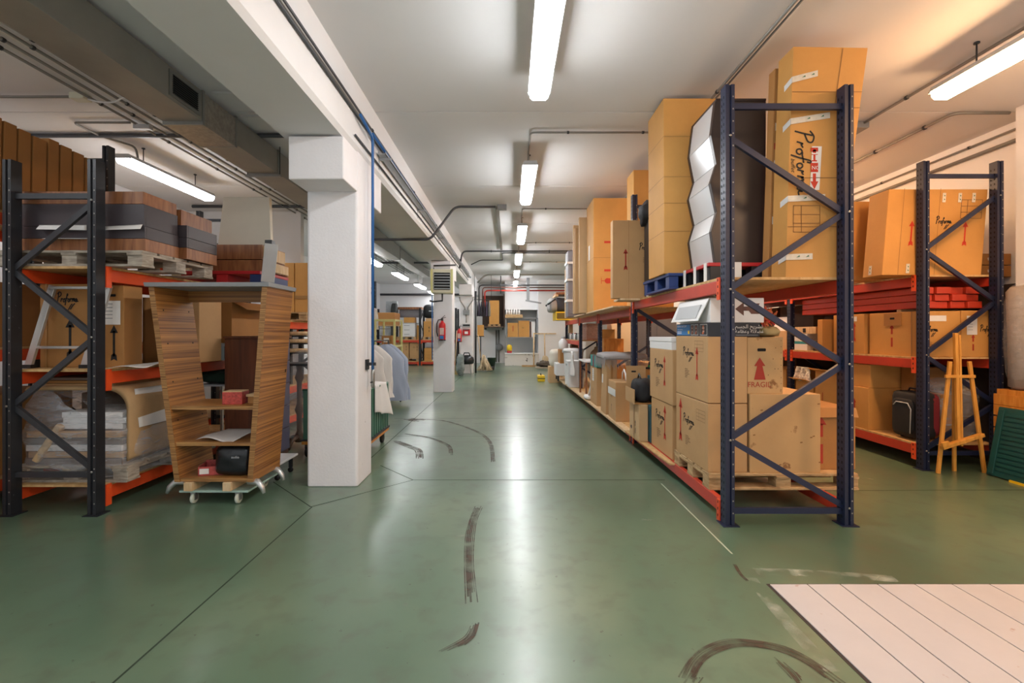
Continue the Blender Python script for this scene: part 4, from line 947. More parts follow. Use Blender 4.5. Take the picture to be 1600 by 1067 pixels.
# above the last bays: stored seats
carton('tall narrow carton standing on the middle deck at the end', 1.66, 1.76, 12.95, 13.15, 1.25, 1.72, CARD_P, lean=(0, 0))
carton('upright brown carton on the middle deck behind the jars', 1.93, 2.13, 12.2, 12.8, 1.25, 1.62, CARD)
t = thing('wrapped_cartons', 'pinkish carton pile bound in film under the film-wrapped panels', 'box', (1.78, 10.98, 1.251), 0)
G().box(.0, .3, -.2, 1.0, .0, .38, PINK).build('cartons', t, .01); G().blob((-.01, -.21, 0), (.31, 1.01, .39), FILM, 10, .01, 8, 5).build('stretch_wrap', t)
o = G().box(-.3, .5, -.5, .5, 0, .22, YELLOW).box(-.28, .48, -.51, .51, .03, .19, mat('crate_slots', '#6d5a1a', .6)).build('crate', loc=(1.55, 13.0, 1.765), bevel=.005); tag(o, 'yellow crate on the top deck at the far end of the right rack', 'crate')
t = thing('armchair', 'grey armchair lying upside down on the yellow crate at the far end', 'armchair', (1.55, 13.0, 1.985), 0)
G().blob((-.35, -.4, 0), (.55, .45, .4), mat('dark_upholstery', '#3a3a42', .8), 5, .03, 4, 1).build('seat', t); G().blob((-.48, -.38, .0), (-.2, .4, .38), CLOTHG, 4, .03, 4, 2).build('backrest', t)
for y in (-.35, .3): G().tube([(-.3, y, .35), (-.52, y, .2)], .025, STEELD, 8).build('leg', t)
o = G().box(-.5, .5, -.5, .4, 0, .06, WALNUT).box(-.52, -.44, -.5, .4, -.05, .0, TIMBER).build('table_top', loc=(1.75, 13.0, 2.45), bevel=.004); tag(o, 'wooden table top lying on the upturned grey armchair', 'table top')
# the big PROFORMA carton
t = thing('carton', 'very tall leaning carton with big black handwriting behind the right rack frame', 'box', (2.3, 3.66, 1.84), 0)
B = [(-.21, -.125, 0), (.19, -.125, 0), (.19, .07, 0), (-.21, .07, 0)]; T = [(-.15, -.125, 1.745), (.41, -.125, 1.735), (.41, .07, 1.735), (-.15, .07, 1.745)]
Mx = [tuple(Vector(a).lerp(Vector(b), .5) + Vector((-.005, 0, 0))) for a, b in zip(B, T)]
g = G(); g.add(B + Mx + T, [(3, 2, 1, 0), (8, 9, 10, 11)] + [(4 * k + i, 4 * k + (i + 1) % 4, 4 * k + 4 + (i + 1) % 4, 4 * k + 4 + i) for k in (0, 1) for i in range(4)], CARD_O)
def pf(u, v): # point on the front
    w = v / 1.74; xl = -.21 + .06 * w; xr = .19 + .22 * w; return Vector((xl + (xr - xl) * u, -.1275, v))
for v in (.38, .75, 1.28, 1.40): g.poly([pf(0, v), pf(1, v), pf(1, v + .005), pf(0, v + .005)], CREASE)
g.poly([pf(.62, 1.28), pf(.63, 1.28), pf(.67, 1.73), pf(.66, 1.73)], CREASE)
O = pf(.07, 1.11); U = Vector((.02, 0, -1)).normalized(); V = Vector((1, 0, .02)).normalized()
g.strokes(PROF, O, U, V, .235, .135, .0125, INK)
g.text('buffet', pf(.0, .9) + Vector((.008, 0, 0)), U, V, .045, INK, shear=.3)
g.poly([pf(.345, .66), pf(.50, .66), pf(.485, .99), pf(.335, .99)], PAPER)
O = pf(.417, .665) + Vector((0, -.001, 0)); V2 = Vector((0, 0, 1)); U2 = Vector((1, 0, 0))
def rp(a, b, c, d, m=REDI): g.poly([O + U2 * a + V2 * b, O + U2 * c + V2 * b, O + U2 * c + V2 * d, O + U2 * a + V2 * d], m)
g.poly([O + U2 * a + V2 * b for a, b in ((0, .0), (.03, .06), (.012, .06), (.012, .12), (-.012, .12), (-.012, .06), (-.03, .06))], REDI)
rp(-.028, .13, .028, .2); rp(-.02, .21, .02, .22); rp(-.008, .22, .008, .26); rp(-.025, .26, .025, .265); rp(-.012, .275, .012, .3); rp(-.028, .285, .028, .315)
g.text('NO', O + U2 * -.022 + V2 * .15 + Vector((0, -.001, 0)), U2, V2, .04, PAPER)
pr(g, 'table', pf(.1, .34) , Vector((1, 0, 0)), Vector((0, 0, 1)), 0, 0, .2, CREASE, 1.0)
g.build('body', t, .004)
for v, l, a in ((1.47, .2, .25), (1.155, .3, .16), (.57, .28, .05), (.13, .2, .03)):
    k = G(); p = pf(0, v) + Vector((-.004, -.002, 0)); d = Vector((math.cos(a), 0, math.sin(a)))
    k.prism([p, p + d * l, p + d * l + Vector((0, 0, .045)), p + Vector((0, 0, .045))], (0, -.001, 0), TAPE)
    for q in (.45, .8): c = p + d * l * q + Vector((0, -.002, .022)); k.poly([c + Vector((-.014, 0, -.006)), c + Vector((.014, 0, 0)), c + Vector((.01, 0, .012))], GREENI)
    k.build('tape', t)
    k = G(); k.prism([p + Vector((-.001, 0, 0)), p + Vector((-.001, .1, -.02)), p + Vector((-.001, .1, .025)), p + Vector((-.001, 0, .045))], (-.001, 0, 0), WTAPE); k.build('tape', t)
t = thing('carton', 'darker tall carton standing close behind the leaning handwritten carton', 'box', (2.36, 3.79, 1.84), 0)
g = G(); g.hexa([(-.29, -.045, 0), (.2, -.045, 0), (.2, .045, 0), (-.29, .045, 0), (-.23, -.045, 1.70), (.3, -.045, 1.70), (.3, .045, 1.70), (-.23, .045, 1.70)], CARD_D)
g.poly([(-.24, -.047, 1.05), (-.2, -.047, 1.05), (-.2, -.047, 1.1), (-.24, -.047, 1.1)], REDB); pr(g, 'block', Vector((-.22, -.047, .55)), Vector((0, 0, 1)), Vector((1, 0, 0)), 0, -.03, .07, REDB)
g.build('body', t, .004)
for v in (.45, .9, 1.2): G().box(-.27 + .035 * v, -.22 + .035 * v, -.051, -.046, v, v + .06, WTAPE).build('tape', t)
# ================================================================== RACK BY THE RIGHT WALL
D2 = 2.03
carton('wide leaning orange carton with two red arrows on the wall rack top deck', 3.93, 4.98, 4.93, 5.2, D2, 2.945, CARD_O, [('arrow', 'F', .26, .34, .27, REDI), ('arrow', 'F', .80, .34, .26, REDI), ('table', 'F', .74, .66, .2, INKG, 1.1), ('script', 'F', .5, .6, .08), ('rect', 'F', .155, 0, .93, CREASE, .004), ('rect', 'F', .52, 0, .93, CREASE, .004)], lean=(.10, .03),
       tape=[('F', (.3, .96, .1, -PI / 2), 0, .035, TAPE), ('F', (.56, .96, .1, -PI / 2), 0, .035, TAPE), ('F', (.72, .96, .1, -PI / 2), 0, .035, TAPE), ('F', (.86, .96, .1, -PI / 2), 0, .035, TAPE), ('F', (.25, .13, .1, -PI / 2), 0, .035, TAPE), ('L', (.4, .13, .1, -PI / 2), 0, .04, TAPE)])
carton('plain leaning orange carton just behind the wide two-arrow carton', 3.95, 4.6, 5.42, 5.64, D2, 2.95, CARD_O, lean=(.07, .02), tape=[('L', (.35, .96, .12, -PI / 2), 0, .04, WTAPE)])
carton('darker leaning carton third back on the top deck of the wall rack', 4.26, 4.8, 5.7, 5.95, D2, 2.95, CARD_D, lean=(.05, 0), tape=[('F', (.1, .9, .12, -.6), 0, .04, TAPE)])
carton('plain flat carton standing farther along the top of the wall rack', 4.2, 4.8, 6.2, 6.5, D2, 2.95, CARD_O, lean=(.04, 0))
for k in range(2):
    carton(('lower', 'upper')[k] + ' of two flat cartons right of the wall rack upright', 5.0, 5.48, 5.1, 5.6, 2.032 + k * .13, 2.155 + k * .13, CARD_D, [('lines', 'F', .12, .6, .03, INK, 2)], tape=[('F', (.45, .5, .08, .2), 0, .03, TAPE)], group='flat cartons by the right wall')
SPB = [(r_, c_) for r_ in range(3) for c_ in range(4)]
for k, (r_, c_) in enumerate(SPB):
    o = G().box(-.075, .075, 4.94 + .02 * ((k * 5) % 3), 6.95, 0, .072, REDBEAM).build('spare_beam', loc=(4.43 + .165 * c_, 0, 1.682 + r_ * .076), bevel=.006)
    tag(o, 'spare red beam stored in the bundle under the top deck of the wall rack', 'beam', 'spare beams in the wall rack')
for y, lb in ((5.2, 'near'), (6.05, 'far')): tag(G().box(4.36, 5.02, y, y + .06, 1.655, 1.68, PALW).build('batten'), f'{lb} wooden batten between the moving cartons and the spare red beams', 'batten')
D1 = 1.165
carton('moving carton with script and white label facing the camera behind the easel', 4.33, 4.76, 4.93, 5.62, D1, 1.65, CARD_O, [('script', 'F', .08, .55, .075), ('lines', 'F', .18, .34, .04, INKG, 4), ('rect', 'F', .02, .78, .06, PAPER, 4.5), ('bars', 'L', .48, .2, .26, REDB), ('slot', 'L', .5, .82, .02)], tape=[('L', 'v', .86, .012, BTAPE)])
t = thing('carton_flap', 'cardboard carry piece with a hand hole stuck on the side of the moving carton', 'flap', (4.322, 5.27, 1.5), 0)
G().box(-.004, .0, -.12, .12, 0, .14, CARD_D).build('board', t); g = G(); pr(g, 'slot', Vector((-.0055, .0, .07)), Vector((0, -1, 0)), Vector((0, 0, 1)), 0, 0, .022); g.build('hand_hole', t)
carton('moving carton with a paper sheet at the right end of the wall rack', 4.77, 5.06, 4.93, 5.62, D1, 1.655, CARD_O, [('bars', 'F', .42, .14, .17, REDB), ('script', 'F', .68, .55, .07)], labels=[('F', .18, .48, .11, .2)])
carton('carton with a red arrow and small label farther along the wall rack', 4.30, 4.8, 5.66, 6.2, D1, 1.65, CARD_O, [('arrow', 'L', .7, .3, .24, REDI), ('rect', 'L', .6, .82, .06, PAPER, 1.6)])
carton('plain carton jutting out beside the first rack upright', 4.18, 4.8, 6.24, 6.34, D1, 1.6, CARD_O)
# small things on the middle deck beyond
misc = [('white_box', 'stack of white and teal boxes on the middle deck of the wall rack', 'box', 6.85, [(.0, .09, WHITEB), (.09, .13, mat('teal_stripe', '#2f8f97', .5)), (.13, .24, WHITEB)], .3),
        ('dark_case', 'black flat case beside the white and teal boxes', 'case', 6.5, [(0, .12, BLACKP), (.12, .14, STEELD)], .24),
        ('red_box', 'dark red box on the middle deck of the wall rack', 'box', 6.375, [(0, .2, mat('dark_red_card', '#7c1f22', .5))], .05)]
for n, lb, ct, y, lay, w in misc:
    g = G()
    for a, b, m in lay: g.box(-.02, .38, -w / 2, w / 2, a, b, m)
    tag(g.build(n, loc=(4.32, y + .05 if n == 'white_box' else y, D1 + (.0)), bevel=.004), lb, ct)
o = G().lathe([(.05, 0), (.06, .14), (.055, .15)], (0, 0, 0), REDP, 14).build('cup', loc=(4.4, 6.375, D1 + .2)); tag(o, 'bright red cup on the dark red box', 'cup')
t = thing('wooden_case', 'pale wooden case with a dark latch on the white and teal boxes', 'case', (4.5, 6.8, 1.406), 0)
G().box(-.2, .2, -.24, .24, .0, .1, TIMBER).build('body', t, .004); G().box(-.206, -.2, -.02, .04, .02, .08, BLACKP).build('latch', t)
carton('pale carton with a printed side standing past the second wall rack upright', 4.3, 4.7, 7.25, 7.75, D1, 1.45, CARD_P, [('rect', 'L', .1, .2, .12, REDB, 1.5)])
o = G().blob((-.12, -.3, 0), (.22, .3, .3), mat('patchwork', '#c8b8a4', .8, var=.5, vscale=14), 3, .04, 6, 2).build('bag', loc=(4.45, 8.2, D1)); tag(o, 'patterned pale bag on the middle deck past the second upright', 'bag')
o = G().prism([(0, -.2, 0), (0, .2, 0), (.04, .17, .22), (.04, -.14, .22)], (.004, 0, 0), WHITEB).build('paper_sheet', loc=(4.34, 7.5, 1.452)); tag(o, 'white sheet leaning on the pale printed carton in the wall rack', 'sheet')
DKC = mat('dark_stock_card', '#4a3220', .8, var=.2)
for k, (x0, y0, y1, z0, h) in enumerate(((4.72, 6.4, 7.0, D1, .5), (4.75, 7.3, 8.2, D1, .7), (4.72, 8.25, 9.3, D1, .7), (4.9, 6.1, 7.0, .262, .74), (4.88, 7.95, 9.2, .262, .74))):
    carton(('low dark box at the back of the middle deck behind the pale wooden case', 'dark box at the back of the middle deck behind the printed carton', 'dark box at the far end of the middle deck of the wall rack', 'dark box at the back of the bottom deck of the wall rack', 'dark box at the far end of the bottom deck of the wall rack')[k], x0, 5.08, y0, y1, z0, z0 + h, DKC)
t = thing('added_dark_backdrop', 'added dark sheet hiding the light right wall behind the wall rack', 'board', (5.3, 7.2, 0), 0)  # added sheet, darkens the view through the rack by covering the light wall
G().prism([(0, -2.2, 0), (0, 2.2, 0), (.12, 2.2, 1.95), (.12, -2.2, 1.95)], (.02, 0, 0), mat('backdrop_dark', '#3a2e28', .8, var=.2)).build('board', t)
# bottom deck
D0 = .26
t = thing('suitcase', 'black suitcase with grey piping and red side standing in the wall rack', 'suitcase', (4.44, 5.13, D0), 0)
G().blob((-.12, -.19, .02), (.10, .17, .52), BLACKF, 8, .0, 1, 0, 40, 24).build('shell', t); G().blob((-.14, -.15, .06), (-.10, .13, .44), BLACKF, 6, 0, 1, 0, 36, 20).build('front_pocket', t)
G().tube([(-.145, -.12, .08), (-.145, -.13, .34), (-.145, -.09, .4), (-.145, .06, .4), (-.145, .1, .36)], .006, LGREY, 6).build('piping', t)
G().blob((.02, -.19, .05), (.125, .16, .51), mat('red_lining', '#7a2028', .7), 8, 0, 1, 0, 36, 20).build('side_panel', t)
G().tube([(.0, -.08, .51), (.0, -.06, .55), (.0, .05, .55), (.0, .07, .51)], .009, BLACKP, 6).build('handle', t)
for y in (-.14, .12): G().lathe([(.025, 0), (.025, .025)], (-.02, y - .012, .025), RUBBER, 14, 'y').build('wheel', t)
carton('carton with double red arrow standing left of the black suitcase', 4.29, 4.8, 5.58, 6.0, D0, .76, CARD_O, [('bars', 'L', .45, .18, .26, REDB)])
carton('taller brown carton behind the black suitcase', 4.66, 5.05, 5.38, 5.56, D0, 1.02, CARD_D, [('script', 'F', .2, .35, .08)])
carton('brown carton stacked on the double arrow carton', 4.31, 4.8, 5.58, 6.0, .762, 1.04, CARD_O)
for k, (y0, y1, h, lb) in enumerate(((6.1, 6.6, .62, 'open carton past the first rack upright, near the floor'), (6.65, 7.05, .45, 'low open carton past the open carton, near the floor'), (7.3, 7.9, .6, 'carton at the back of the wall rack bottom deck'))):
    carton(lb, 4.32, 4.85, y0, y1, D0, D0 + h, CARD_O, [('rect', 'L', .3, .35, .12, REDB, .12)], flaps=[('L', .35, .12)])
drape('black and white patterned cloth heaped in the low open carton', (4.3, 6.85, .92), .35, .2, mat('pattern_cloth', '#d8d2c6', .8, var=.7, vscale=30), seed=3, axis='y')
t = thing('wrapped_furniture', 'furniture wrapped in cloudy film at the end of the wall rack, behind the easel', 'wrapped load', (4.82, 5.26, D0), 0)
G().box(-.2, .0, -.26, .0, 0, .5, CARD_D).box(.02, .2, -.24, -.02, 0, .55, mat('taupe_board', '#6e5e50', .6)).build('cartons', t, .006); G().blob((-.22, -.29, 0), (.22, .05, .66), FILM2, 5, .03, 5, 7, 40, 26).build('stretch_wrap', t)

# ================================================================== RIGHT FOREGROUND
t = thing('easel', 'pine artist easel standing before the wall rack', 'easel', (4.6, 4.74, 0), 0)
def leg(n, a, b, w=.035, h=.022): return G().bar(a, b, w, h, EASEL, (0, 1, 0)).build(n, t, .003)
leg('leg', (-.27, -.02, 0), (-.13, .0, 1.13)); leg('leg', (.22, .0, .0), (.065, .0, 1.13)); leg('mast', (-.075, -.03, .3), (-.085, -.01, 1.42), .032, .03); leg('mast', (-.045, -.03, .28), (-.05, -.01, 1.40), .02, .03)
leg('rear_leg', (-.03, .06, 0.0), (-.06, .03, 1.1), .032)
G().bar((-.2, -.022, .98), (.1, -.022, .98), .03, .022, EASEL, (0, 1, 0)).build('crossbar', t, .003)
G().bar((-.27, -.06, .27), (.14, -.06, .40), .05, .035, EASEL).bar((-.29, -.085, .3), (-.22, -.085, .32), .02, .05, EASEL).build('canvas_ledge', t, .003)
t = thing('plastic_barrier', 'big green slatted plastic panel leaning at the right edge', 'panel', (4.77, 4.2, 0), 0)
g = G(); Lr = lambda v: (.13 * v / .68)
def gp(y, z, off=0): return (Lr(z) - off, y, z)
g.prism([gp(.48, .01), gp(-.9, .01), gp(-.9, .68), gp(.48, .68)], (.035, 0, 0), GREENP); g.build('board', t, .006)
for k in range(13):
    z = .07 + k * .044; g = G(); g.prism([gp(.40, z, .002), gp(-.86, z, .002), gp(-.86, z + .028, .002), gp(.40, z + .028, .002)], (-.008, 0, .002), GREENP); g.build('slat', t, .003)
for y in (.41, -.88): G().prism([gp(y, .03, .001), gp(y + .05, .03, .001), gp(y + .05, .66, .001), gp(y, .66, .001)], (-.012, 0, 0), GREENP).build('rim', t, .004)
G().prism([gp(.25, .0, .003), gp(.0, .0, .003), gp(.0, .02, .003), gp(.25, .02, .003)], (-.012, 0, 0), YELLOW).build('yellow_edge', t)
for k, (z, lb) in enumerate(((.0, 'lower'), (.345, 'middle'), (.69, 'upper'))):
    t = thing('timber_crate', f'{lb} orange timber crate behind the green plastic panel', 'crate', (5.05, 4.38, z), 0, 'orange crates behind the green panel')
    hh, n = (.365, 3) if k < 2 else (.185, 1)
    for q in range(n):
        for x in (-.13, .118): G().box(x, x + .012, -.37, .37, .01 + q * .118, .115 + q * .118, ORWOOD).build('slat', t, .002)
        for y in (-.37, .355): G().box(-.118, .118, y, y + .015, .01 + q * .118, .115 + q * .118, ORWOOD).build('end_slat', t, .002)
    G().box(-.115, .115, -.35, .35, 0, hh - .02, ORWOOD).build('filling', t)
t = thing('carpet_roll', 'grey rolled rug wrapped in film standing on the orange crates', 'rolled rug', (5.03, 4.6, .858), (0, -.02, 0))
G().tube([(0, 0, 0), (.0, 0, .03), (.01, 0, .5), (.0, 0, .97), (-.01, 0, 1.02)], [.03, .085, .09, .088, .05], mat('rug_back', '#948980', .8, var=.12, vscale=10, bump=.2), 24).build('rug', t); G().blob((-.1, -.1, .0), (.1, .1, 1.04), FILM, 3, .012, 8, 4).build('stretch_wrap', t)
t = thing('framed_panel', 'white framed panel with black panes at the very right edge', 'panel', (4.98, 4.3, .858), 0)
G().box(-.012, .012, -.22, .18, 0, .80, WHITEB).build('frame', t, .003)
for z in (.1, .34, .58): G().box(-.016, -.012, -.19, .15, z, z + .17, BLACKP).build('pane', t)
# floor hatch of white metal planks
t = thing('floor_hatch', 'white painted metal plank cover let into the green floor', 'floor cover', (1.45, 2.64, 0), 0)
HATCH = mat('hatch_paint', '#bcb8b9', .5, var=.05, vscale=2, bump=.05, bscale=14, dirt=('#9a7462', .69, 9))
G().box(0, 4.0, -4.4, 0, .0005, .002, mat('hatch_gap', '#3b302a', .8)).build('gap_base', t)
xs = [.012, .225, .41, .62, .83, 1.04, 1.25, 1.46, 1.67, 1.88, 2.09, 2.3, 2.51, 2.72, 2.93, 3.14, 3.35, 3.56, 3.77, 3.98]
for a, b in zip(xs[:-1], xs[1:]): G().box(a + .003, b - .003, -4.39, -.012, .002, .007, HATCH).build('plank', t, .0015)

# ================================================================== LEFT RACK, NEAR BAY
ZEB = wood('striped_zebrano', '#6e4320', '#b27c40', (.35, .35, 44), .45, 1.5)
ZEBE = wood('striped_zebrano_edge', '#6a421f', '#b98a50', (1.2, 1.2, 60), .5, 2.2)
pallet('grey old wooden pallet under the walnut and grey drawers', -4.1, -2.93, 3.72, 4.62, 1.95, .13, PALG)
def drawer(label, x0, x1, y0, y1, z0, z1, m):
    t = thing('drawer', label, 'drawer', ((x0 + x1) / 2, (y0 + y1) / 2, z0), 0, 'drawers stacked on the old pallet')
    a, b, h = (x1 - x0) / 2, (y1 - y0) / 2, z1 - z0
    G().box(-a, a, -b, -b + .02, 0, h, m).build('side', t, .002); G().box(-a, a, b - .02, b, 0, h, m).build('side', t, .002); G().box(a - .02, a, -b + .02, b - .02, 0, h, m).build('end', t, .002); G().box(-a, -a + .02, -b + .02, b - .02, 0, h, m).build('end', t, .002)
    G().box(-a + .02, a - .02, -b + .02, b - .02, h - .03, h - .005, m).build('bottom', t)
lay = [(.0, .098, WALNUT, 'walnut drawer at the bottom'), (.1, .198, DARKGREY, 'flat dark grey drawer second from the bottom'), (.2, .376, DARKGREY, 'deep dark grey drawer'), (.378, .478, WALNUT, 'walnut drawer on top')]
for a, b, m, lb in lay: drawer(lb + ' of the near stack on the old pallet', -4.02 + a * .03, -2.93 - a * .05, 3.76, 4.14, 2.08 + a, 2.08 + b, m)
lay = [(.0, .1, WALNUT, 'walnut drawer at the bottom'), (.102, .19, DARKGREY, 'flat dark grey drawer second from the bottom'), (.192, .3, DARKGREY, 'dark grey drawer third from the bottom'), (.302, .44, WALNUT, 'walnut drawer on top')]
for a, b, m, lb in lay: drawer(lb + ' of the far stack on the old pallet', -4.0, -2.90 + (.02 if a < .3 else -.03), 4.17, 4.6, 2.08 + a, 2.08 + b, m)
def sheet(label, pts, m=PAPER, sag=.01, name='paper_sheet', cat='paper'):
    """a paper sheet over four corners with a soft curl"""
    A, B, C, D = [Vector(p) for p in pts]
    def fn(u, v):
        p = A.lerp(B, u).lerp(D.lerp(C, u), v); p.z += sag * math.sin(u * 5 + v * 3) * (1 - v) ; return p
    o = G().grid(fn, 10, 8, m, True, (0, 0, .002)).build(name); return tag(o, label, cat)
sheet('white sheet hanging out under the deep grey drawers beside the black upright', [(-3.2, 3.70, 2.235), (-2.95, 3.735, 2.25), (-2.95, 3.757, 2.29), (-3.25, 3.757, 2.275)], sag=.0)
sheet('white sheet sticking out between the grey drawers above the diagonal brace', [(-3.75, 3.70, 2.24), (-3.38, 3.735, 2.24), (-3.40, 3.757, 2.285), (-3.78, 3.757, 2.285)], sag=.0)
sheet('thin white sheet edge above the bottom walnut drawer', [(-3.7, 3.70, 2.165), (-3.35, 3.73, 2.17), (-3.35, 3.757, 2.18), (-3.7, 3.757, 2.18)], sag=.0)
# middle deck
D = 1.13
carton('tall moving carton with black arrow and script behind the aluminium ladder', -3.94, -3.45, 3.92, 4.3, D, 1.83, CARD_D, [('script', 'F', .3, .78, .085), ('lines', 'F', .42, .64, .05, INKG, 3), ('arrow', 'F', .52, .1, .34, INK)], tape=[('F', 'v', .12, .012, BTAPE)])
t = thing('ladder', 'short aluminium ladder leaning behind the black rack frame', 'ladder', (-3.62, 3.83, D), 0)
for x in (-.32, .14): G().bar((x, 0, 0.02), (x + .17, .03, .68), .055, .025, ALU, (0, 1, 0)).build('rail', t, .003); G().box(x - .035, x + .035, -.02, .02, 0, .03, BLACKP).build('rubber_foot', t)
for z in (.17, .66): x = -.32 + .17 * z / .68; G().bar((x, .01, z), (x + .46, .02, z), .028, .022, ALU, (0, 0, 1)).build('rung', t, .003)
carton('tall carton with a hand hole, paper sheet and black arrow right of the black upright', -3.43, -3.235, 3.92, 4.12, D, 1.82, CARD_D, [('slot', 'F', .5, .86, .022), ('arrow', 'F', .58, .08, .3, INK)], labels=[('F', .1, .52, .15, .2)], tape=[('F', 'v', .06, .03, BTAPE)])
t = thing('open_carton', 'open brown carton standing on edge with its hollow side outwards', 'box', (-3.27, 4.27, D), -.2)
g = G(); g.grid(lambda u, v: (-.16 + .3 * u, .05 + .12 * math.sin(u * 2.6), .62 * v), 14, 3, CARD_D, True, (0, .006, 0)); g.build('curved_side', t)
G().box(-.165, .145, -.06, .05, 0, .008, CARD_D).build('floor_flap', t); G().box(-.14, .14, .17, .18, .3, .66, CARD).build('back_flap', t)
sheet('large white paper with red scribbles lying on the middle deck edge', [(-3.2, 3.72, D + .004), (-2.95, 3.80, D + .02), (-2.93, 4.1, D + .05), (-3.205, 4.05, D + .02)], sag=.012)
carton('carton with pale sides, part hidden behind the tall carton with the paper sheet', -3.45, -3.02, 4.55, 4.9, D, 1.78, CARD)
carton('brown carton with hand hole and black arrow seen through the striped bookcase', -3.66, -3.18, 5.35, 6.05, D, 1.78, CARD_D, [('slot', 'F', .45, .82, .022), ('arrow', 'F', .45, .12, .26, INK)], flaps=[('R', -.5, .2)])
carton('pale carton at its left, seen through the striped bookcase', -3.95, -3.67, 5.2, 5.9, D, 1.72, CARD)
t = thing('tub', 'translucent white plastic tub on the edge of the middle deck behind the bookcase', 'tub', (-3.2, 4.98, D), 0)
g = G(); 
for x0, x1, y0, y1, z0, z1 in ((-.17, .17, -.02, .0, 0, .16), (-.17, .17, .28, .3, 0, .16), (-.17, -.15, 0, .28, 0, .16), (.15, .17, 0, .28, 0, .16), (-.17, .17, 0, .28, 0, .01)): g.box(x0, x1, y0, y1, z0, z1, mat('frosted_plastic', '#aebab9', .3))
g.build('body', t, .004); G().box(-.185, .185, -.035, .315, .15, .17, LGREY).box(-.18, .18, -.03, .31, .16, .175, mat('frosted_plastic', '#aebab9', .3)).build('rim', t, .003)
o = G().lathe([(.045, 0), (.05, .005), (.05, .12), (.045, .125)], (0, 0, 0), WHITEB, 18).lathe([(.0505, .02), (.0505, .05)], (0, 0, 0), REDB, 18).build('paper_cup', loc=(-3.08, 4.7, 1.782)); tag(o, 'white printed canister on the pale sided carton behind the bookcase', 'canister')
# bottom deck: wrapped furniture
D = .215
pallet('wooden pallet under the film-wrapped furniture at the lower left', -4.0, -3.08, 3.76, 4.9, D, .13, PALG)
t = thing('wrapped_furniture', 'bundle of furniture and boards wrapped in clear film on the lower left pallet', 'wrapped load', (-3.55, 4.33, D + .13), 0)
rw = random.Random(11)
for k in range(5): G().box(-.42 + rw.uniform(0, .05), .42 - rw.uniform(0, .05), -.52, .5, .0 + k * .055, .05 + k * .055, (mat('taupe_board', '#6e5e50', .6), CARD, WHITEB)[k % 3]).build('board', t, .003)
G().box(-.42, -.2, -.0, .4, .3, .52, mat('taupe_board', '#6e5e50', .6)).build('furniture_piece', t, .01); G().bar((-.3, -.52, .03), (-.12, -.5, .32), .07, .05, TIMBER).build('chair_leg', t, .01)
g = G(); g.add([], [], FILM2)
def wrap(u, v):
    a = 2 * PI * u; p = 7; d = (math.cos(a), math.sin(a)); k = (abs(d[0]) ** p + abs(d[1]) ** p) ** (-1 / p)
    top = .40 + .28 * max(0, min(1, (-d[0] * k + .1) / .9)) + .1 * max(0, d[1]); z = v * top
    x, y = d[0] * k * .46, d[1] * k * .56; n = noise.noise(Vector((x * 5, y * 5, z * 9))) * .03 + noise.noise(Vector((x * 14 + z * 9, y * 14, z * 5))) * .014
    s = 1 - .12 * max(0, v - .75) * 4; return ((x + d[0] * n) * s, (y + d[1] * n) * s, z - .09 * (1 - v))
g.grid(wrap, 90, 24, FILM2); g.grid(lambda u, v: ((-.40 + .8 * u), (-.49 + .98 * v), .67 - .27 * min(1, u * 1.1) + noise.noise(Vector((u * 7, v * 7, 3))) * .05), 24, 24, FILM2)
g.build('stretch_wrap', t)
for k, z in enumerate((.335, .381, .427)):
    o = G().box(-.12 + .02 * k, .42, -.26, .2, 0, .045, WHITEB).build('white_board', loc=(-3.6 + (.03 if k == 1 else 0), 4.1, D + .13 + z - .05), bevel=.003); tag(o, ('lowest', 'middle', 'topmost')[k] + ' of three white boards lying on the wrapped furniture', 'board', 'white boards on the wrapped furniture')
for k, z in enumerate((.80, .825, .85)):
    o = G().box(-.38, .3, -.3, .4, 0, .02, (CARD, CARD_D, mat('taupe_board', '#6e5e50', .6))[k]).build('flat_cardboard', loc=(-3.6 + .03 * k, 4.2, D + .13 + z - .17)); tag(o, ('lowest', 'middle', 'topmost')[k] + ' sheet of flat cardboard under the middle deck at the lower left', 'cardboard', 'flat cardboard over the wrapped furniture')
t = thing('foam_roll', 'thick beige foam sheet bent over the wrapped furniture right of the black upright', 'foam', (-3.2, 4.10, .45), 0)
def foam(u, v):
    s = u * 1.35; r = .16
    if s < .42: x, z = .0, .42 - (.42 - s) - .05
    elif s < .42 + PI * r / 2: a = (s - .42) / r; x, z = -r + r * math.cos(a), .37 + r * math.sin(a)
    else: x, z = -r - (s - .42 - PI * r / 2), .37 + r
    return (x + .1, -.28 + .62 * v, z)
G().grid(foam, 40, 4, CLOTHBR, True, (-.03, 0, -.03)).build('foam_sheet', t)
sheet('white paper with a pencil drawing lying over the bent beige foam', [(-3.09, 3.9, .63), (-3.085, 4.40, .63), (-3.125, 4.40, .95), (-3.13, 3.9, .95)], sag=0)
# top deck, behind the drawers
t = thing('drawer_box', 'wooden drawer box lying above another, under the cream panel', 'drawer', (-3.02, 5.3, 2.22), 0)
G().box(-.36, .33, -.22, .3, 0, .16, WALNUT).box(.33, .342, -.2, .28, .01, .15, TIMBER).build('body', t, .003)
t = thing('drawer_box', 'lower wooden drawer box under the cream panel', 'drawer', (-2.95, 5.3, 2.09), 0)
G().box(-.4, .3, -.24, .3, 0, .12, WALNUT).box(.3, .312, -.2, .28, .01, .11, TIMBER).build('body', t, .003)
t = thing('plastic_pallet', 'red and blue plastic pallet under the wooden drawer boxes', 'pallet', (-3.05, 5.3, 1.95), 0)
G().box(-.5, .38, -.3, .35, .1, .135, REDP).build('top_deck', t, .004)
for x in (-.48, -.1, .26): G().box(x, x + .12, -.28, .33, 0, .1, BLUEPAL if x > 0 else REDP).build('runner', t, .004)
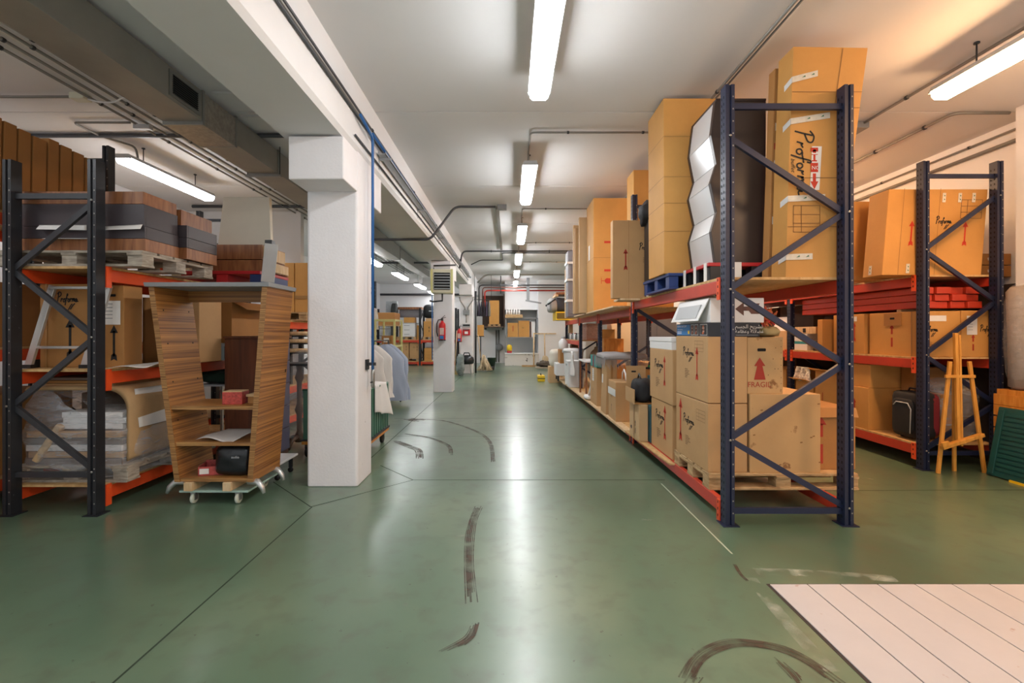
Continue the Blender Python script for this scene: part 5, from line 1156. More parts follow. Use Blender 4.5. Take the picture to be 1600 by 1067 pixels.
t = thing('cream_panel', 'big cream panel with a dark end standing upright above the wooden drawer boxes', 'panel', (-2.98, 5.25, 2.385), (-.1, 0, 0))
G().hexa([(-.30, -.0, 0), (.30, 0, 0), (.30, .06, 0), (-.30, .06, 0), (-.27, 0, .58), (.25, 0, .58), (.25, .06, .58), (-.27, .06, .58)], CREAMB).build('panel', t, .004); G().box(.23, .31, -.005, .065, 0, .08, BLACKP).build('end_fitting', t)
o = G().box(0, .13, -.005, .005, 0, .42, PAPER).build('paper_sheet', loc=(-2.66, 5.0, 1.97)); o.rotation_euler = (-.08, .08, .3); tag(o, 'white paper hanging at the right of the wooden drawer boxes', 'paper')
o = G().box(-.1, .1, -.1, .1, 0, .32, CREAM).build('carton', loc=(-3.66, 5.3, 1.952)); tag(o, 'small cream box between the drawers and the cream panel', 'box')
# flat cartons in the rack behind
yb_ = [3.6, 3.78, 3.93, 4.05, 4.17, 4.31, 4.43, 4.56, 4.69, 4.9]
for k, (a, b) in enumerate(zip(yb_[:-1], yb_[1:])):
    h = .74 + .012 * ((k * 7) % 4)
    o = G().hexa([(-1.0 + .1, a + .008, 0), (.0, a + .008, 0), (.0, b - .008, 0), (-.9, b - .008, 0), (-.9, a + .03, h), (-.0, a + .02, h), (-.0, b + .004, h), (-.9, b + .004, h)], CARD_D).build('flat_carton', loc=(-4.27, 0, 2.45), bevel=.006)
    tag(o, 'tall flat brown carton, ' + ('nearest', 'second', 'third', 'fourth', 'fifth', 'sixth', 'seventh', 'eighth', 'last')[k] + ' of the row standing high at the left edge', 'box', 'flat cartons in a row at the left')
carton('brown carton low in the rack behind the ladder', -4.9, -4.3, 3.9, 4.6, 1.3, 1.85, CARD_D)
carton('large brown carton on the floor deck of the rack behind', -5.0, -4.3, 3.3, 4.6, .215, .9, CARD_D)
# ================================================================== LEFT RACK, NEXT BAYS
pallet('wooden pallet under the two upright cartons beyond the bookcase', -3.75, -3.02, 6.95, 7.7, 1.6, .13)
for k, (a, b) in enumerate(((-3.44, -3.225), (-3.215, -3.02))): carton(('left', 'right')[k] + ' of two upright cartons between the bookcase and the white column', a, b, 7.0, 7.6, 1.73, 2.47, CARD_O, tape=[('F', 'h', .3, .05, BTAPE)] if k else None)
for k, (z, x) in enumerate(((1.41, -3.0), (1.3, -3.15), (1.16, -3.05))):
    o = G().tube([(-.5, 0, 0), (.22, 0, 0)], .03, TIMBER, 8).build('timber_roll', loc=(x, 6.9, z)); tag(o, ('uppermost', 'middle', 'lowest')[k] + ' pale timber end between the bookcase and the white column', 'timber', 'timber ends behind the column')
t = thing('timber_stand', 'dark cantilever stand holding the pale timber ends', 'stand', (-3.3, 6.94, 0), 0)
G().box(-.03, .03, .05, .11, .65, 1.5, STEELD).build('post', t)
for z in (1.11, 1.25, 1.36): G().box(-.02, .3, -.05, .1, z, z + .018, STEELD).build('arm', t)
t = thing('pedestal', 'dark bronze pedestal under cloudy film beside the white column', 'pedestal', (-2.63, 5.85, 0), 0)
G().lathe([(.05, .06), (.06, .12), (.03, .2), (.035, .4), (.055, .46), (.03, .54), (.03, .8), (.055, .86), (.03, .95), (.04, 1.02)], (0, 0, 0), BROWNL, 16).build('shaft', t)
for a in range(3): G().tube([(0, 0, .14), (.16 * math.cos(a * 2.1 + .4), .16 * math.sin(a * 2.1 + .4), .1), (.24 * math.cos(a * 2.1 + .4), .24 * math.sin(a * 2.1 + .4), .02)], .022, BROWNL, 8).build('leg', t)
G().box(-.16, .3, -.2, .2, 1.02, 1.045, STEELD).build('top_plate', t, .003); G().blob((-.14, -.22, .1), (.32, .22, 1.2), FILM, 4, .04, 5, 3).build('stretch_wrap', t)
t = thing('low_trolley', 'low white plate trolley on black legs beside the bookcase', 'trolley', (-2.58, 4.62, 0), 0)
G().box(-.3, .40, -.17, .2, .16, .18, WHITEB).build('plate', t, .004)
for x in (-.25, .33):
    for y in (-.13, .14): G().box(x, x + .03, y, y + .03, .05, .16, BLACKP).build('leg', t); G().lathe([(.025, 0), (.025, .02)], (x + .015, y, .025), RUBBER, 12, 'y').build('caster', t)
t = thing('chest_of_drawers', 'tall brown chest with slate blue drawers behind the striped bookcase', 'chest of drawers', (-2.79, 5.2, 0), 0)
G().box(-.18, .165, -.33, .35, .0, 1.36, BROWNCAB).build('carcass', t, .004); G().box(-.19, .2, -.345, .36, 1.36, 1.385, BROWNCAB).build('top', t, .003)
for k in range(5): G().box(.165, .185, -.32, .34, .06 + k * .26, .31 + k * .26, SLATE).build('drawer_front', t, .003)
t = thing('metal_shelf', 'small metal shelf with a thin front rail seen low through the bookcase', 'shelf', (-3.12, 5.25, D + .0), 0)
G().box(-.28, .13, -.15, .25, .62, .64, LGREY).build('top', t)
for x in (-.26, .1): G().box(x, x + .025, -.14, -.115, 0, .62, ALU).box(x, x + .025, .21, .235, 0, .62, ALU).build('leg', t)
o = G().blob((-.2, -.15, 0), (.2, .2, .14), mat('dark_green_cloth', '#1f3326', .9), 3, .03, 6).build('cloth_bundle', loc=(-3.25, 5.25, D + .642)); tag(o, 'dark green cloth bundle on the small metal shelf behind the bookcase', 'cloth')
# ---- striped bookcase on its dolly
BY = 3.85
t = thing('bookcase', 'striped wood bookcase with sloping sides and grey top on a dolly', 'bookcase', (-2.45, BY, .19), 0)
LT, LB, RT, RB, HB, DP = -.525, -.31, .455, .335, 1.61, .45
def pan(n, xt, xb, w, mt=ZEB):
    g = G(); g.hexa([(xb, 0, 0), (xb + w, 0, 0), (xb + w, DP, 0), (xb, DP, 0), (xt, 0, HB), (xt + w, 0, HB), (xt + w, DP, HB), (xt, DP, HB)], mt)
    g.poly([(xb, -.001, 0), (xb + w, -.001, 0), (xt + w, -.001, HB), (xt, -.001, HB)], ZEBE)
    return g.build(n, t)
pl = pan('side_panel', LT, LB, .045); pr_ = pan('side_panel', RT - .045, RB - .045, .045)
g = G()
for z in (.5, .82, 1.14, 1.42):
    xx_ = LB + (LT - LB) * z / HB + .0465
    for y in (.07, .38): g.lathe([(.007, 0), (.007, .001)], (xx_ , y, z), INK, 8, 'x')
g.build('peg_hole', t)
g = G(); g.poly([(RT + .001 - .12 * .45, .41, .87), (RT + .001 - .12 * .45 + .004, .41, .9), (RT + .005 - .12 * .45, .43, .9), (RT + .001 - .12 * .45, .43, .87)], INK); g.build('peg_hole', t)
G().hexa([(LT - .02, -.02, HB), (RT + .02, -.02, HB), (RT + .02, DP + .02, HB), (LT - .02, DP + .02, HB), (LT - .025, -.025, HB + .035), (RT + .025, -.025, HB + .035), (RT + .025, DP + .025, HB + .035), (LT - .025, DP + .025, HB + .035)], GREY).build('top_board', t, .003)
G().box(LT + .045, RT - .045, DP - .04, DP - .01, HB - .1, HB - .002, ZEB).build('back_rail', t)
for z, n in ((0, 'bottom_shelf'), (.297, 'shelf'), (.595, 'shelf')):
    f = z / HB; xl = LB + (LT - LB) * f + .04; xr = RB + (RT - RB) * f - .04
    g = G(); g.box(xl, xr, .012, DP - .01, z, z + .03, ZEB); g.poly([(xl, .0105, z), (xr, .0105, z), (xr, .0105, z + .03), (xl, .0105, z + .03)], ZEBE); g.build(n, t)
for sx, x in ((-1, LB + .04), (1, RB - .04)):
    for y in (.05, DP - .06):
        G().tube([(x - sx * .02, y, -.005), (x + sx * .06, y - .01, -.01), (x + sx * .1, y - .02, -.05), (x + sx * .12, y - .025, -.1)], [.03, .026, .022, .012], ALU, 10).build('curved_leg', t)
t = thing('dolly', 'glass topped dolly with green edge and casters under the bookcase', 'dolly', (-2.46, 3.98, 0), 0)
G().box(-.27, .3, -.12, .42, .1, .116, GLASSG).build('plate', t, .002)
for x in (-.22, .1): G().box(x, x + .07, -.14, .38, .117, .188, TIMBER).build('timber_block', t, .003)
for x in (-.17, .2):
    for y in (-.08, .34):
        G().box(x - .02, x + .02, y - .02, y + .02, .075, .1, ZINC).box(x - .018, x - .012, y - .02, y + .02, .03, .08, ZINC).box(x + .012, x + .018, y - .02, y + .02, .03, .08, ZINC).build('caster_fork', t)
        G().lathe([(.04, 0), (.045, .004), (.045, .02), (.04, .024)], (x - .012, y, .045), mat('pale_wheel', '#c9cfc0', .5), 18, 'x').build('caster_wheel', t)
SH1, SH2, SH0 = .19 + .595 + .03, .19 + .297 + .03, .19 + .03
t = thing('red_box', 'small red patterned box on the upper shelf of the bookcase', 'box', (-2.345, 4.0, SH1), .1)
G().box(-.08, .08, -.06, .07, 0, .105, mat('red_pattern', '#b5453a', .6, var=.45, vscale=60)).build('body', t, .003); G().box(-.078, .078, -.058, .068, .105, .112, CARD_P).build('lid', t)
o = G().box(-.05, .05, -.06, .06, 0, .075, CARD_D).box(-.06, .05, -.07, .06, .06, .08, CARD_P).build('open_box', loc=(-2.19, 4.06, SH1)); tag(o, 'little open brown box at the right end of the upper bookcase shelf', 'box')
sheet('crumpled grey paper spread on the lower shelf of the bookcase', [(-2.62, 3.90, SH2 + .01), (-2.3, 3.86, SH2 + .012), (-2.17, 4.1, SH2 + .06), (-2.5, 4.15, SH2 + .05)], PAPERG, .02)
t = thing('red_box', 'open red and white box on the bottom shelf of the bookcase', 'box', (-2.53, 4.02, SH0), .25)
g = G(); rm = mat('red_stripe', '#b04a44', .6, var=.35, vscale=40)
g.box(-.1, .1, -.09, .09, 0, .005, rm).box(-.1, .1, -.09, -.085, 0, .075, rm).box(-.1, .1, .085, .09, 0, .09, rm).box(-.1, -.095, -.085, .085, 0, .08, rm).box(.095, .1, -.085, .085, 0, .08, rm); g.box(-.09, -.02, -.0915, -.09, .015, .06, PAPER); g.build('body', t)
t = thing('bag', 'shiny black bag standing on the bottom shelf of the bookcase', 'bag', (-2.325, 4.03, SH0), 0)
G().blob((-.15, -.13, 0), (.15, .13, .255), mat('black_vinyl', '#17181b', .25), 6, .018, 6, 2, 40, 24).build('bag_body', t)
g = G(); g.text('audio', (.02, -.16, .16), (1, 0, 0), (0, 0, 1), .03, LGREY); g.build('lettering', t)
# ================================================================== MIDDLE LEFT
t = thing('laundry_cart', 'green slatted cart on black casters behind the first column', 'cart', (-1.98, 5.72, 0), 0)
G().box(-.38, .40, -.42, .4, .15, .19, ORWOOD).build('base_board', t, .004); G().box(-.39, .41, -.43, .41, .19, .21, STEELD).build('base_frame', t)
for k in range(9):
    y = -.40 + k * .097; G().box(.375, .39, y, y + .05, .21, .76, GREENM).build('slat', t, .002)
for k in range(7): G().box(-.36 + k * .11, -.31 + k * .11, -.42, -.405, .21, .76, GREENM).build('slat', t, .002)
G().tube([(-.37, -.41, .77), (.385, -.41, .77), (.385, .39, .77)], .014, GREENM, 8).build('top_rail', t)
for x in (-.33, .33):
    for y in (-.36, .33):
        G().box(x - .025, x + .025, y - .03, y + .03, .1, .15, STEELD).build('caster_fork', t); G().lathe([(.055, 0), (.062, .005), (.062, .03), (.055, .035)], (x - .017, y, .062), RUBBER, 20, 'x').build('caster_wheel', t)
def cl(u, v):
    s = v * .95; k = math.sin(u * 11) * .015 * (.4 + v) + noise.noise(Vector((u * 4, v * 3, 1))) * .02
    if s < .2: return (.16 + s + .0, -.1 + .42 * u, .80 + k)
    return (.40 + .02 * math.sin(u * 9) + .1 * u * max(0, s - .2), -.12 + (.42 + .1 * s) * u, .80 - (s - .2) * (.42 + .15 * u) + k * .3)
o = G().grid(cl, 24, 18, CLOTHW, True, (.006, 0, .006)).build('white_cloth', loc=(-1.98, 5.6, 0)); tag(o, 'white cloth draped over the corner of the green cart', 'cloth')
def garment(label, x, y, ztop, w, h, m, seed, hem=.75, group='clothes on the rolling rail', dep=.8, rz=0):
    def fn(u, v):
        a = 2 * PI * u; t_ = v
        sh = (t_ / .26) ** .75 if t_ < .26 else 1
        ww = w * .5 * (.12 + .88 * sh) * (1 + (hem - .75) * t_) ; dd = (.05 + .06 * min(1, t_ * 3)) * dep
        f = 1 + .1 * math.sin(a * 5 + seed + t_ * 3) * t_ + noise.noise(Vector((math.cos(a) * 2, math.sin(a) * 2, t_ * 3 + seed))) * .18 * (.3 + t_)
        return (math.cos(a) * ww * f, math.sin(a) * dd * f, -h * t_)
    t = thing('garment', label, 'garment', (x, y, ztop), rz, group)
    G().grid(fn, 48, 26, m).build('cloth', t)
    G().tube([(0, 0, 0), (0, 0, .05), (.02, 0, .075), (.035, 0, .055)], .004, STEELD, 6).build('hanger_hook', t)
    return t
CR = (-2.57, 8.9)
for k, (dx, dyy, w, h, m, lb) in enumerate(((0, -.55, .60, .92, CLOTHW, 'white coat, nearest on the rolling rail behind the first column'), (.1, -.36, .62, .96, CLOTHW, 'second white coat on the rolling rail'),
        (.03, -.15, .58, .9, CLOTHW, 'third white coat hidden in the middle of the rolling rail'), (.17, .1, .7, 1.08, CLOTHB, 'pale blue coat on the rolling rail'), (.2, .32, .7, 1.1, CLOTHB, 'second pale blue coat at the back of the rolling rail'))):
    garment(lb, CR[0] + dx, CR[1] + dyy, 1.2, w, h, m, k * 2.1, .9)
t = thing('clothes_rail', 'rolling clothes rail on dark casters carrying white and blue coats', 'clothes rail', (CR[0] + .08, CR[1] - .1, 0), 0)
for y in (-.8, .8):
    G().tube([(0, y, .06), (0, y, 1.27)], .014, STEELD, 8).build('post', t); G().tube([(-.25, y, .07), (.25, y, .07)], .014, STEELD, 8).build('foot_bar', t)
    for x in (-.25, .25): G().lathe([(.03, 0), (.034, .003), (.034, .022), (.03, .025)], (x - .012, y, .034), RUBBER, 14, 'x').build('caster', t)
G().tube([(0, -.8, 1.27), (0, .8, 1.27)], .012, STEELD, 8).build('rail', t)
# yellow frame trolley behind the clothes
t = thing('frame_trolley', 'pale yellow tubular frame trolley behind the hanging coats', 'trolley', (-2.75, 10.6, 0), 0)
for x in (-.22, .2):
    for y in (-.35, .35): G().box(x, x + .04, y, y + .04, .1, 1.72, CREAMY).build('post', t, .003); G().lathe([(.045, 0), (.045, .03)], (x + .005, y + .02, .045), RUBBER, 14, 'x').build('caster', t)
for z in (.3, 1.1, 1.68):
    for y in (-.35, .35): G().box(-.18, .2, y, y + .04, z, z + .04, CREAMY).build('cross_bar', t)
    for x in (-.22, .2): G().box(x, x + .04, -.31, .35, z, z + .04, CREAMY).build('side_bar', t)
carton('small carton with white print standing in the yellow trolley', -2.86, -2.62, 10.45, 10.8, 1.142, 1.36, CARD_D, [('rect', 'F', .2, .3, .1, PAPER, 1.2)])
for z in (1.35, 1.5): G().box(-.1, .12, -.34, -.32, z, z + .015, PALG).build('wire', t)
carton('brown carton on the left rack behind the yellow trolley', -3.7, -3.0, 12.2, 12.8, 1.63, 1.95, CARD_D)
t = thing('shelf_stand', 'plain wooden stand carrying the carton behind the yellow trolley', 'stand', (-3.35, 12.5, 0), 0)
G().box(-.4, .4, -.35, .35, 1.6, 1.63, PALW).build('top', t)
for x in (-.38, .33):
    for y in (-.33, .28): G().box(x, x + .05, y, y + .05, 0, 1.6, PALW).build('leg', t)
drape('white flowery cloth hanging on the end of the left rack behind the first column', (-3.17, 11.0, 2.0), .5, .5, mat('flowery_cloth', '#d9d6d2', .85, var=.2, vscale=14), 'cloth', 2, 'y')
# ================================================================== FAR LEFT RACK (faces the camera)
r = rack('orange and black pallet rack against the far back wall of the left bay', 20.4, 21.4, [2.3, 3.87, 5.95], [2.5, 2.5, 2.5], BLACK, BLACK, REDBEAM, [[.17, 1.12]] * 2, ([.34, .85, 1.385, 1.91, 2.4], 1), uw=.1)
r.rotation_euler = (0, 0, PI / 2)
def px(x0, x1, y0, y1, Y): return wx(x0, Y), wx(x1, Y), wz(y1, Y), wz(y0, Y)
FY = 20.45
pallet('pallet under the white drawer unit in the far left rack', -4.95, -4.09, 20.45, 21.3, 1.12, .13)
t = thing('drawer_unit', 'white drawer unit on a pallet in the far left rack', 'chest of drawers', (-4.5, 20.85, 1.25), 0)
G().box(-.36, .36, -.35, .35, 0, .58, WHITEB).build('carcass', t, .006); G().box(-.4, .4, -.4, .4, .58, .61, LGREY).build('top', t)
for k in range(3):
    f = G().box(-.34, .34, -.366, -.35, .02 + k * .19, .195 + k * .19, WHITEB).build('drawer_front', t, .004); G().box(-.12, .12, -.38, -.366, .10 + k * .19, .12 + k * .19, GREY).build('handle', f)
carton('narrow carton right of the white drawer unit in the far left rack', -4.08, -3.98, 20.6, 21.1, 1.121, 1.75, CARD_O)
carton('low carton with dark band on the white drawer unit', -4.65, -4.2, 20.55, 21.1, 1.865, 2.1, CARD_O)
t = thing('wrapped_board', 'dark furniture pieces wrapped in film above the white drawer unit', 'wrapped load', (-4.4, 21.0, 2.11), 0)
G().box(-.5, .45, -.2, .2, 0, .35, mat('grey_board', '#6c6468', .5)).build('boards', t); G().blob((-.52, -.22, 0), (.47, .22, .38), FILM, 8, .02, 5, 1).build('stretch_wrap', t)
o = G().box(-.55, .5, -.25, .25, 0, .1, WALNUT).build('wood_board', loc=(-4.4, 20.95, 2.462)); tag(o, 'brown wooden board on top of the film-wrapped pieces in the far left rack', 'board')
t = thing('wrapped_parcel', 'tall film-wrapped pale panel at the left of the far rack', 'panel', (-5.25, 20.9, 1.121), 0)
G().box(-.25, .25, -.1, .1, 0, 1.7, mat('pale_panel', '#c2c8cc', .4)).build('panel', t); G().blob((-.27, -.12, 0), (.27, .12, 1.72), FILM, 10, .02, 5, 6).build('stretch_wrap', t)
o = G().blob((-.14, -.15, 0), (.14, .15, 1.6), mat('dark_wrap', '#3a3d3c', .5, var=.3), 5, .03, 6, 4).build('wrapped_roll', loc=(-5.07, 20.6, 1.121)); tag(o, 'dark wrapped roll beside the pale panel in the far left rack', 'roll')
pallet('pallet under the carton with a black mark in the far left rack', -3.8, -3.1, 20.5, 21.2, 1.12, .13)
carton('carton with a black mark on a pallet in the far left rack', -3.77, -3.3, 20.55, 21.1, 1.25, 1.93, CARD_O, [('bars', 'F', .5, .3, .25, INK)])
carton('small wooden box on the carton with a black mark', -3.7, -3.4, 20.6, 21.0, 1.932, 2.06, CARD_P)
t = thing('wheel_case', 'black rounded case on top of the small wooden box in the far left rack', 'case', (-3.45, 20.85, 2.062), 0)
G().blob((-.38, -.25, 0), (.3, .25, .62), BLACKP, 4, 0, 1, 0, 30, 18).build('shell', t); G().box(-.1, .3, -.262, -.25, .3, .34, LGREY).build('stripe', t)
for k, (a, b, lb) in enumerate(((-4.95, -4.42, 'left'), (-4.38, -3.97, 'right'))):
    carton(f'{lb} of two big cartons on the bottom deck of the far left rack', a, b, 20.5, 21.2, .30, 1.0 - .02 * k, CARD, [('lines', 'F', .35, .75, .09, INKG, 3), ('bars', 'F', .8, .5, .2, INKG)])
pallet('pallet under the two big cartons of the far left rack', -5.0, -3.97, 20.48, 21.25, .17, .13)
for k in range(4):
    carton(('lowest', 'second lowest', 'third', 'topmost')[k] + ' flat orange and white box at the lower right of the far left rack', -3.74, -3.15, 20.5, 21.1, .175 + k * .145, .315 + k * .145, CARD_O, [('rect', 'F', .6, .1, .11, PAPER, 2)], group='flat boxes in the far left rack')
# ================================================================== END OF THE AISLE
t = thing('vacuum_cleaner', 'black drum vacuum cleaner on thin legs before the third column', 'vacuum cleaner', (-1.45, 15.95, 0), 0)
G().lathe([(.2, .36), (.24, .4), (.25, .5), (.22, .58), (.12, .66)], (0, 0, 0), BLACKP, 20).build('drum', t); G().tube([(-.12, -.1, .62), (-.08, -.12, .74), (.08, -.12, .74), (.12, -.1, .62)], .02, BLACKP, 8).build('handle', t)
for a in range(4): G().tube([(.14 * math.cos(a * PI / 2 + .8), .14 * math.sin(a * PI / 2 + .8), .38), (.2 * math.cos(a * PI / 2 + .8), .2 * math.sin(a * PI / 2 + .8), 0)], .014, LGREY, 6).build('leg', t)
for k, (x, y, hm, m2, lb) in enumerate(((-1.98, 15.5, 1.75, BLUEI, 'blue'), (-1.86, 15.95, 1.5, TIMBER, 'pale'), (-2.12, 16.1, 1.3, REDP, 'red'))):
    t = thing('broom', f'broom with a {lb} stick leaning between the second and third columns', 'broom', (x, y, 0), 0); G().tube([(0, 0, .1), (.05, .1, hm)], .012, m2, 8).build('stick', t); G().box(-.12, .12, -.03, .03, 0, .12, STRAW).build('bristles', t)
o = G().blob((-.12, -.1, 0), (.12, .1, .72), mat('mixed_cloth', '#86908f', .85, var=.5, vscale=7), 3, .05, 5, 7).build('cloth_bundle', loc=(-1.62, 15.5, 0)); tag(o, 'pale grey cloths heaped left of the black vacuum cleaner', 'cloth')
o = G().tube([(0, 0, 0), (0, 0, 2.9)], .035, STEELD, 8).build('pole', loc=(-1.2, 16.6, 0)); tag(o, 'dark pole standing along the right side of the third column', 'pole')
t = thing('mop_pile', 'heap of cotton mop strings and rags at the right of the third column', 'mop', (-.95, 17.3, 0), 0)
g = G(); rm_ = random.Random(5)
for k in range(46):
    a = rm_.uniform(-.22, .26); b = rm_.uniform(-.2, .2); h = rm_.uniform(.25, .75) * (1 - abs(a) * 1.6)
    g.tube([(a * .4, b * .4, h), (a * .8 + rm_.uniform(-.05, .05), b, h * .55), (a * 1.2, b * 1.2, .03)], .018, MOP, 5)
g.build('strings', t); G().tube([(-.12, 0, .5), (-.22, .1, 1.35)], .014, TIMBER, 8).build('stick', t)
t = thing('plant_pot', 'dark green pot beside the mop heap', 'pot', (-.68, 17.9, 0), 0)
G().lathe([(.12, 0), (.17, .3), (.18, .32), (.16, .32)], (0, 0, .15), mat('dark_green_pot', '#1f3527', .5), 18).build('pot', t); G().lathe([(.1, 0), (.12, .15)], (0, 0, 0), STEELD, 14).build('stand', t)
for k, (x, z, m2, lb) in enumerate(((-1.2, 1.25, CARD_O, 'orange box'), (-1.17, .75, TIMBER, 'wooden handle'), (-1.08, .7, BLACKP, 'black handle'))):
    if k == 0: carton('small orange box on a bracket right of the third column', -1.22, -.98, 17.75, 17.95, 1.3, 1.72, CARD_O)
t = thing('bracket_shelf', 'small dark shelf post carrying the small orange box', 'stand', (-1.1, 17.85, 0), 0)
G().box(-.14, .14, -.12, .12, 1.27, 1.3, STEELD).build('top', t); G().box(-.02, .02, -.02, .02, 0, 1.27, STEELD).build('post', t)
for k in range(6):
    garment(('first', 'second', 'third', 'fourth', 'fifth', 'last')[k] + ' dark garment of the row hanging at the end of the aisle', -1.3 + .1 * k, 18.5, 2.66, .34, .58, (mat('charcoal_cloth', '#47434c', .9), mat('plum_cloth', '#4d4658', .9), mat('charcoal_cloth', '#47434c', .9), mat('charcoal_cloth', '#47434c', .9), mat('mauve_cloth', '#5a5268', .9), mat('check_cloth', '#77746c', .9, var=.4, vscale=30))[k], k, 1.0, 'dark clothes at the end of the aisle', .4, PI / 2)
t = thing('clothes_rail', 'hanging bar for the dark garments at the end of the aisle', 'clothes rail', (-1.05, 18.45, 2.73), 0)
G().tube([(-.35, 0, 0), (.35, 0, 0)], .014, STEELD, 8).build('rail', t)
for x in (-.33, .33): G().tube([(x, 0, 0), (x, 0, CE - 2.73)], .008, STEELD, 6).build('hanger_rod', t)
t = thing('wall_shelf', 'brown lined wall shelf high at the end of the aisle', 'shelf', (-.62, 21.2, 1.66), 0)
G().box(-.65, .4, -.5, .8, 0, .05, mat('brown_shelf', '#5a4638', .6)).build('board', t); G().box(-.65, .4, .75, .8, .05, 1.5, mat('brown_lining', '#57463c', .8, var=.15)).build('back_lining', t); G().box(.36, .4, -.4, .75, .05, 1.5, mat('brown_lining', '#57463c', .8, var=.15)).build('side_lining', t)
for x in (-.5, .3): G().box(x, x + .04, -.45, .8, -.1, 0, STEELD).build('bracket', t)
pallet('small pallet under the tall orange carton at the end of the aisle', -.95, -.4, 20.8, 21.3, 1.71, .1)
carton('tall orange carton on the brown wall shelf at the end of the aisle', -.9, -.46, 20.8, 21.3, 1.81, 2.86, CARD_O)
for x in (-.62, -.5): conduit(f'vertical grey pipe on the end wall, {"left" if x < -.55 else "right"} of the pair under the shelf', [(x, 21.96, .05), (x, 21.96, 1.55)], .035, CONDUIT, cat='pipe', name='wall_pipe', group='pipes on the end wall')
t = thing('hose_reel', 'round grey hose reel on the end wall beside the pipes', 'hose reel', (-.47, 21.86, .75), 0)
G().lathe([(.05, -.1), (.16, -.09), (.17, 0), (.05, .01)], (0, 0, 0), GREY, 20, 'y').build('reel', t); G().box(-.03, .03, 0, .09, -.05, .05, STEELD).build('wall_bracket', t)
t = thing('metal_shelf', 'grey metal shelf frame holding two cartons in the end wall recess', 'shelf', (.52, 20.7, 0), 0)
for x in (-.70, .66):
    for y in (-.3, .25): G().box(x, x + .05, y, y + .05, .0, 2.07, GREY).build('post', t)
for z in (1.2, 2.04): G().box(-.7, .71, -.3, .3, z, z + .035, GREY).build('board', t)
carton('left of two cartons in the metal shelf at the end of the aisle', -.08, .38, 20.5, 20.9, 1.236, 1.86, CARD_O, [('rect', 'F', .48, .4, .25, REDB, .12)])
carton('right of two cartons in the metal shelf at the end of the aisle', .4, .88, 20.5, 20.9, 1.236, 1.95, CARD_O, [('lines', 'F', .3, .6, .08, INK, 3)])
o = G().box(-.1, .1, -.15, .15, 0, .68, WHITEB).box(-.1, -.06, -.155, .15, 0, .68, BROWNCAB).build('folder_stack', loc=(1.02, 20.65, 1.236)); tag(o, 'white and brown folders at the right end of the metal shelf', 'folder')
t = thing('wooden_tray', 'wooden tray of white bottles on top of the metal shelf at the end', 'tray', (.26, 20.6, 2.077), 0)
G().box(-.45, .32, -.25, .25, 0, .14, PALW).build('tray', t, .004)
for k in range(6): o = G().lathe([(.045, 0), (.045, .16), (.018, .22), (.018, .26)], (0, 0, 0), WHITEB, 12).build('bottle', loc=(-.12 + k * .11, 20.5 + .07 * (k % 2), 2.217)); tag(o, 'small white bottle in the row on the wooden tray at the end', 'bottle', 'bottles on the end tray')
t = thing('canister', 'yellow canister with a red foot on the corner of the white trough', 'canister', (.0, 20.18, .55), 0)
G().lathe([(.1, 0), (.11, .03), (.11, .1)], (0, 0, 0), REDP, 16).build('foot', t); G().lathe([(.11, .1), (.12, .2), (.1, .32), (.04, .36)], (0, 0, 0), YELLOW, 16).build('body', t)
t = thing('broom', 'long pale broom leaning before the white trough', 'broom', (1.02, 19.6, 0), 0)
G().tube([(0, 0, .06), (.02, .35, 1.42)], .03, TIMBER, 8).build('stick', t); G().box(-.5, .12, -.05, .05, 0, .07, PALW).build('head', t)
t = thing('rake', 'wide wooden T-shaped rake leaning on the white end wall', 'rake', (1.5, 19.75, 0), 0)
G().tube([(0, 0, .3), (0, .3, 1.38)], .025, TIMBER, 8).build('stick', t); G().box(-.45, .5, .28, .34, 1.36, 1.41, TIMBER).build('head', t); G().blob((-.12, -.1, 0), (.14, .08, .45), MOP, 3, .04, 5).build('mop_head', t)
t = thing('rubble_heap', 'heap of dark scraps on a low tray below the rake', 'scrap heap', (1.55, 18.9, 0), 0)
G().box(-.5, .5, -.3, .3, 0, .05, PALG).build('tray', t, .006); G().blob((-.45, -.28, .05), (.4, .28, .26), mat('scrap', '#5b5248', .9, var=.5, vscale=9), 2.5, .08, 7, 3).build('scraps', t)
t = thing('camera_bracket', 'grey bracket hanging from the ceiling before the end wall', 'bracket', (.78, 19.6, 2.78), 0)
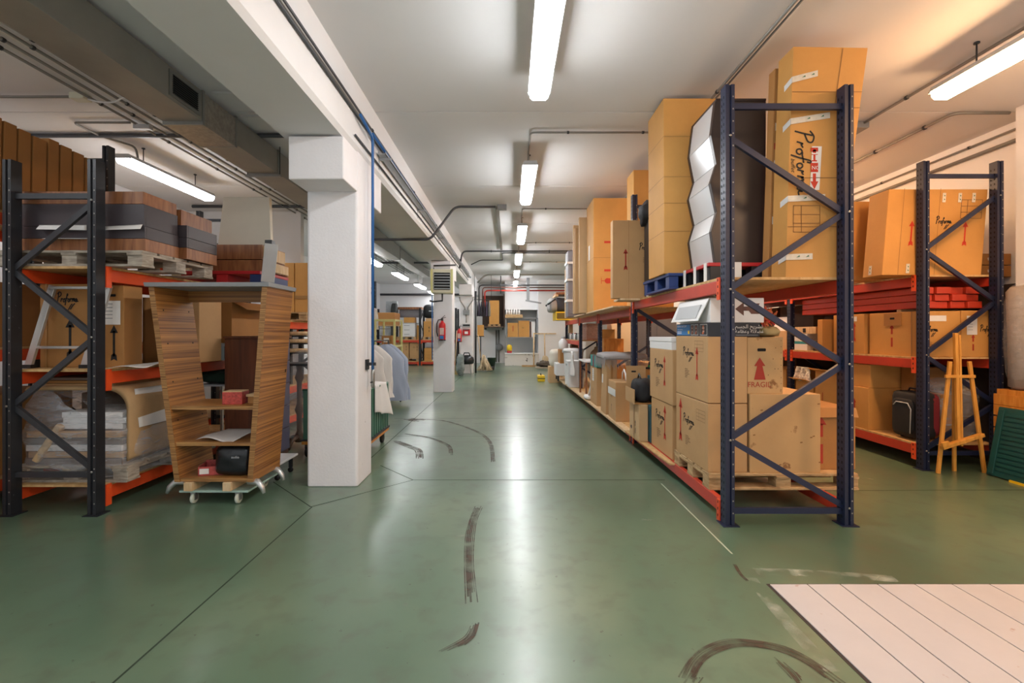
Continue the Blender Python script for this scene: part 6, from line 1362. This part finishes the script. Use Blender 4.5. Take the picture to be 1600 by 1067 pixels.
G().box(-.06, .06, -.06, .06, .0, .94, GREY).build('post', t); G().bar((-.1, 0, .0), (.55, -.05, -.12), .1, .06, GREY).build('arm', t)
# ================================================================== BEYOND THE RIGHT RACK
t = thing('metal_cabinet', 'blue grey metal cabinet standing beyond the right rack', 'cabinet', (3.15, 10.2, 0), 0)
G().box(-.42, .42, -.22, .22, .05, 1.78, mat('blue_grey_enamel', '#717b8c', .45)).build('body', t, .006); G().box(-.4, .4, -.2, .2, 0, .05, STEELD).build('plinth', t)
for s in (0, 1): f = G().box(-.41 + .41 * s, -.005 + .41 * s, -.235, -.22, .08, 1.75, mat('blue_grey_enamel', '#717b8c', .45)).build('door', t, .004); G().box(-.06 + .07 * s, -.03 + .07 * s, -.25, -.235, .85, 1.0, STEELD).build('handle', f)
t = thing('wardrobe', 'pale wardrobe panels standing beyond the right rack near the far cabinet', 'wardrobe', (3.4, 12.7, 0), 0)
G().box(-.7, .9, -.25, .25, 0, 1.95, CREAMB).build('carcass', t, .006)
for k in range(3): G().box(-.68 + k * .53, -.17 + k * .53, -.268, -.25, .05, 1.9, CREAMB).build('door', t, .004)
o = G().box(-.2, .2, -.3, .3, 0, .5, ORWOOD).build('crate', loc=(2.1, 9.7, 1.0 - .2), bevel=.006); tag(o, 'orange wooden crate on the brown carton behind the white-topped stool', 'crate')

# ================================================================== CAMERA, WORLD, VIEW
cam = bpy.data.cameras.new('camera'); co = bpy.data.objects.new('camera', cam); COL.objects.link(co)
cam.sensor_width = 36; cam.lens = FOC / 1600 * 36; cam.shift_x = (800 - VX) / 1600; cam.shift_y = -(533.5 - VY) / 1600
cam.clip_start = .05
co.location = (0, 0, EYE); co.rotation_euler = (PI / 2, 0, 0); SC.camera = co
w = bpy.data.worlds.new('world'); SC.world = w; w.use_nodes = True
w.node_tree.nodes['Background'].inputs['Color'].default_value = (.92, .96, 1, 1); w.node_tree.nodes['Background'].inputs['Strength'].default_value = .45
SC.view_settings.view_transform = 'Standard'; SC.view_settings.look = 'None'; SC.view_settings.gamma = 1; SC.view_settings.exposure = 1.2; SC.view_settings.use_curve_mapping = False
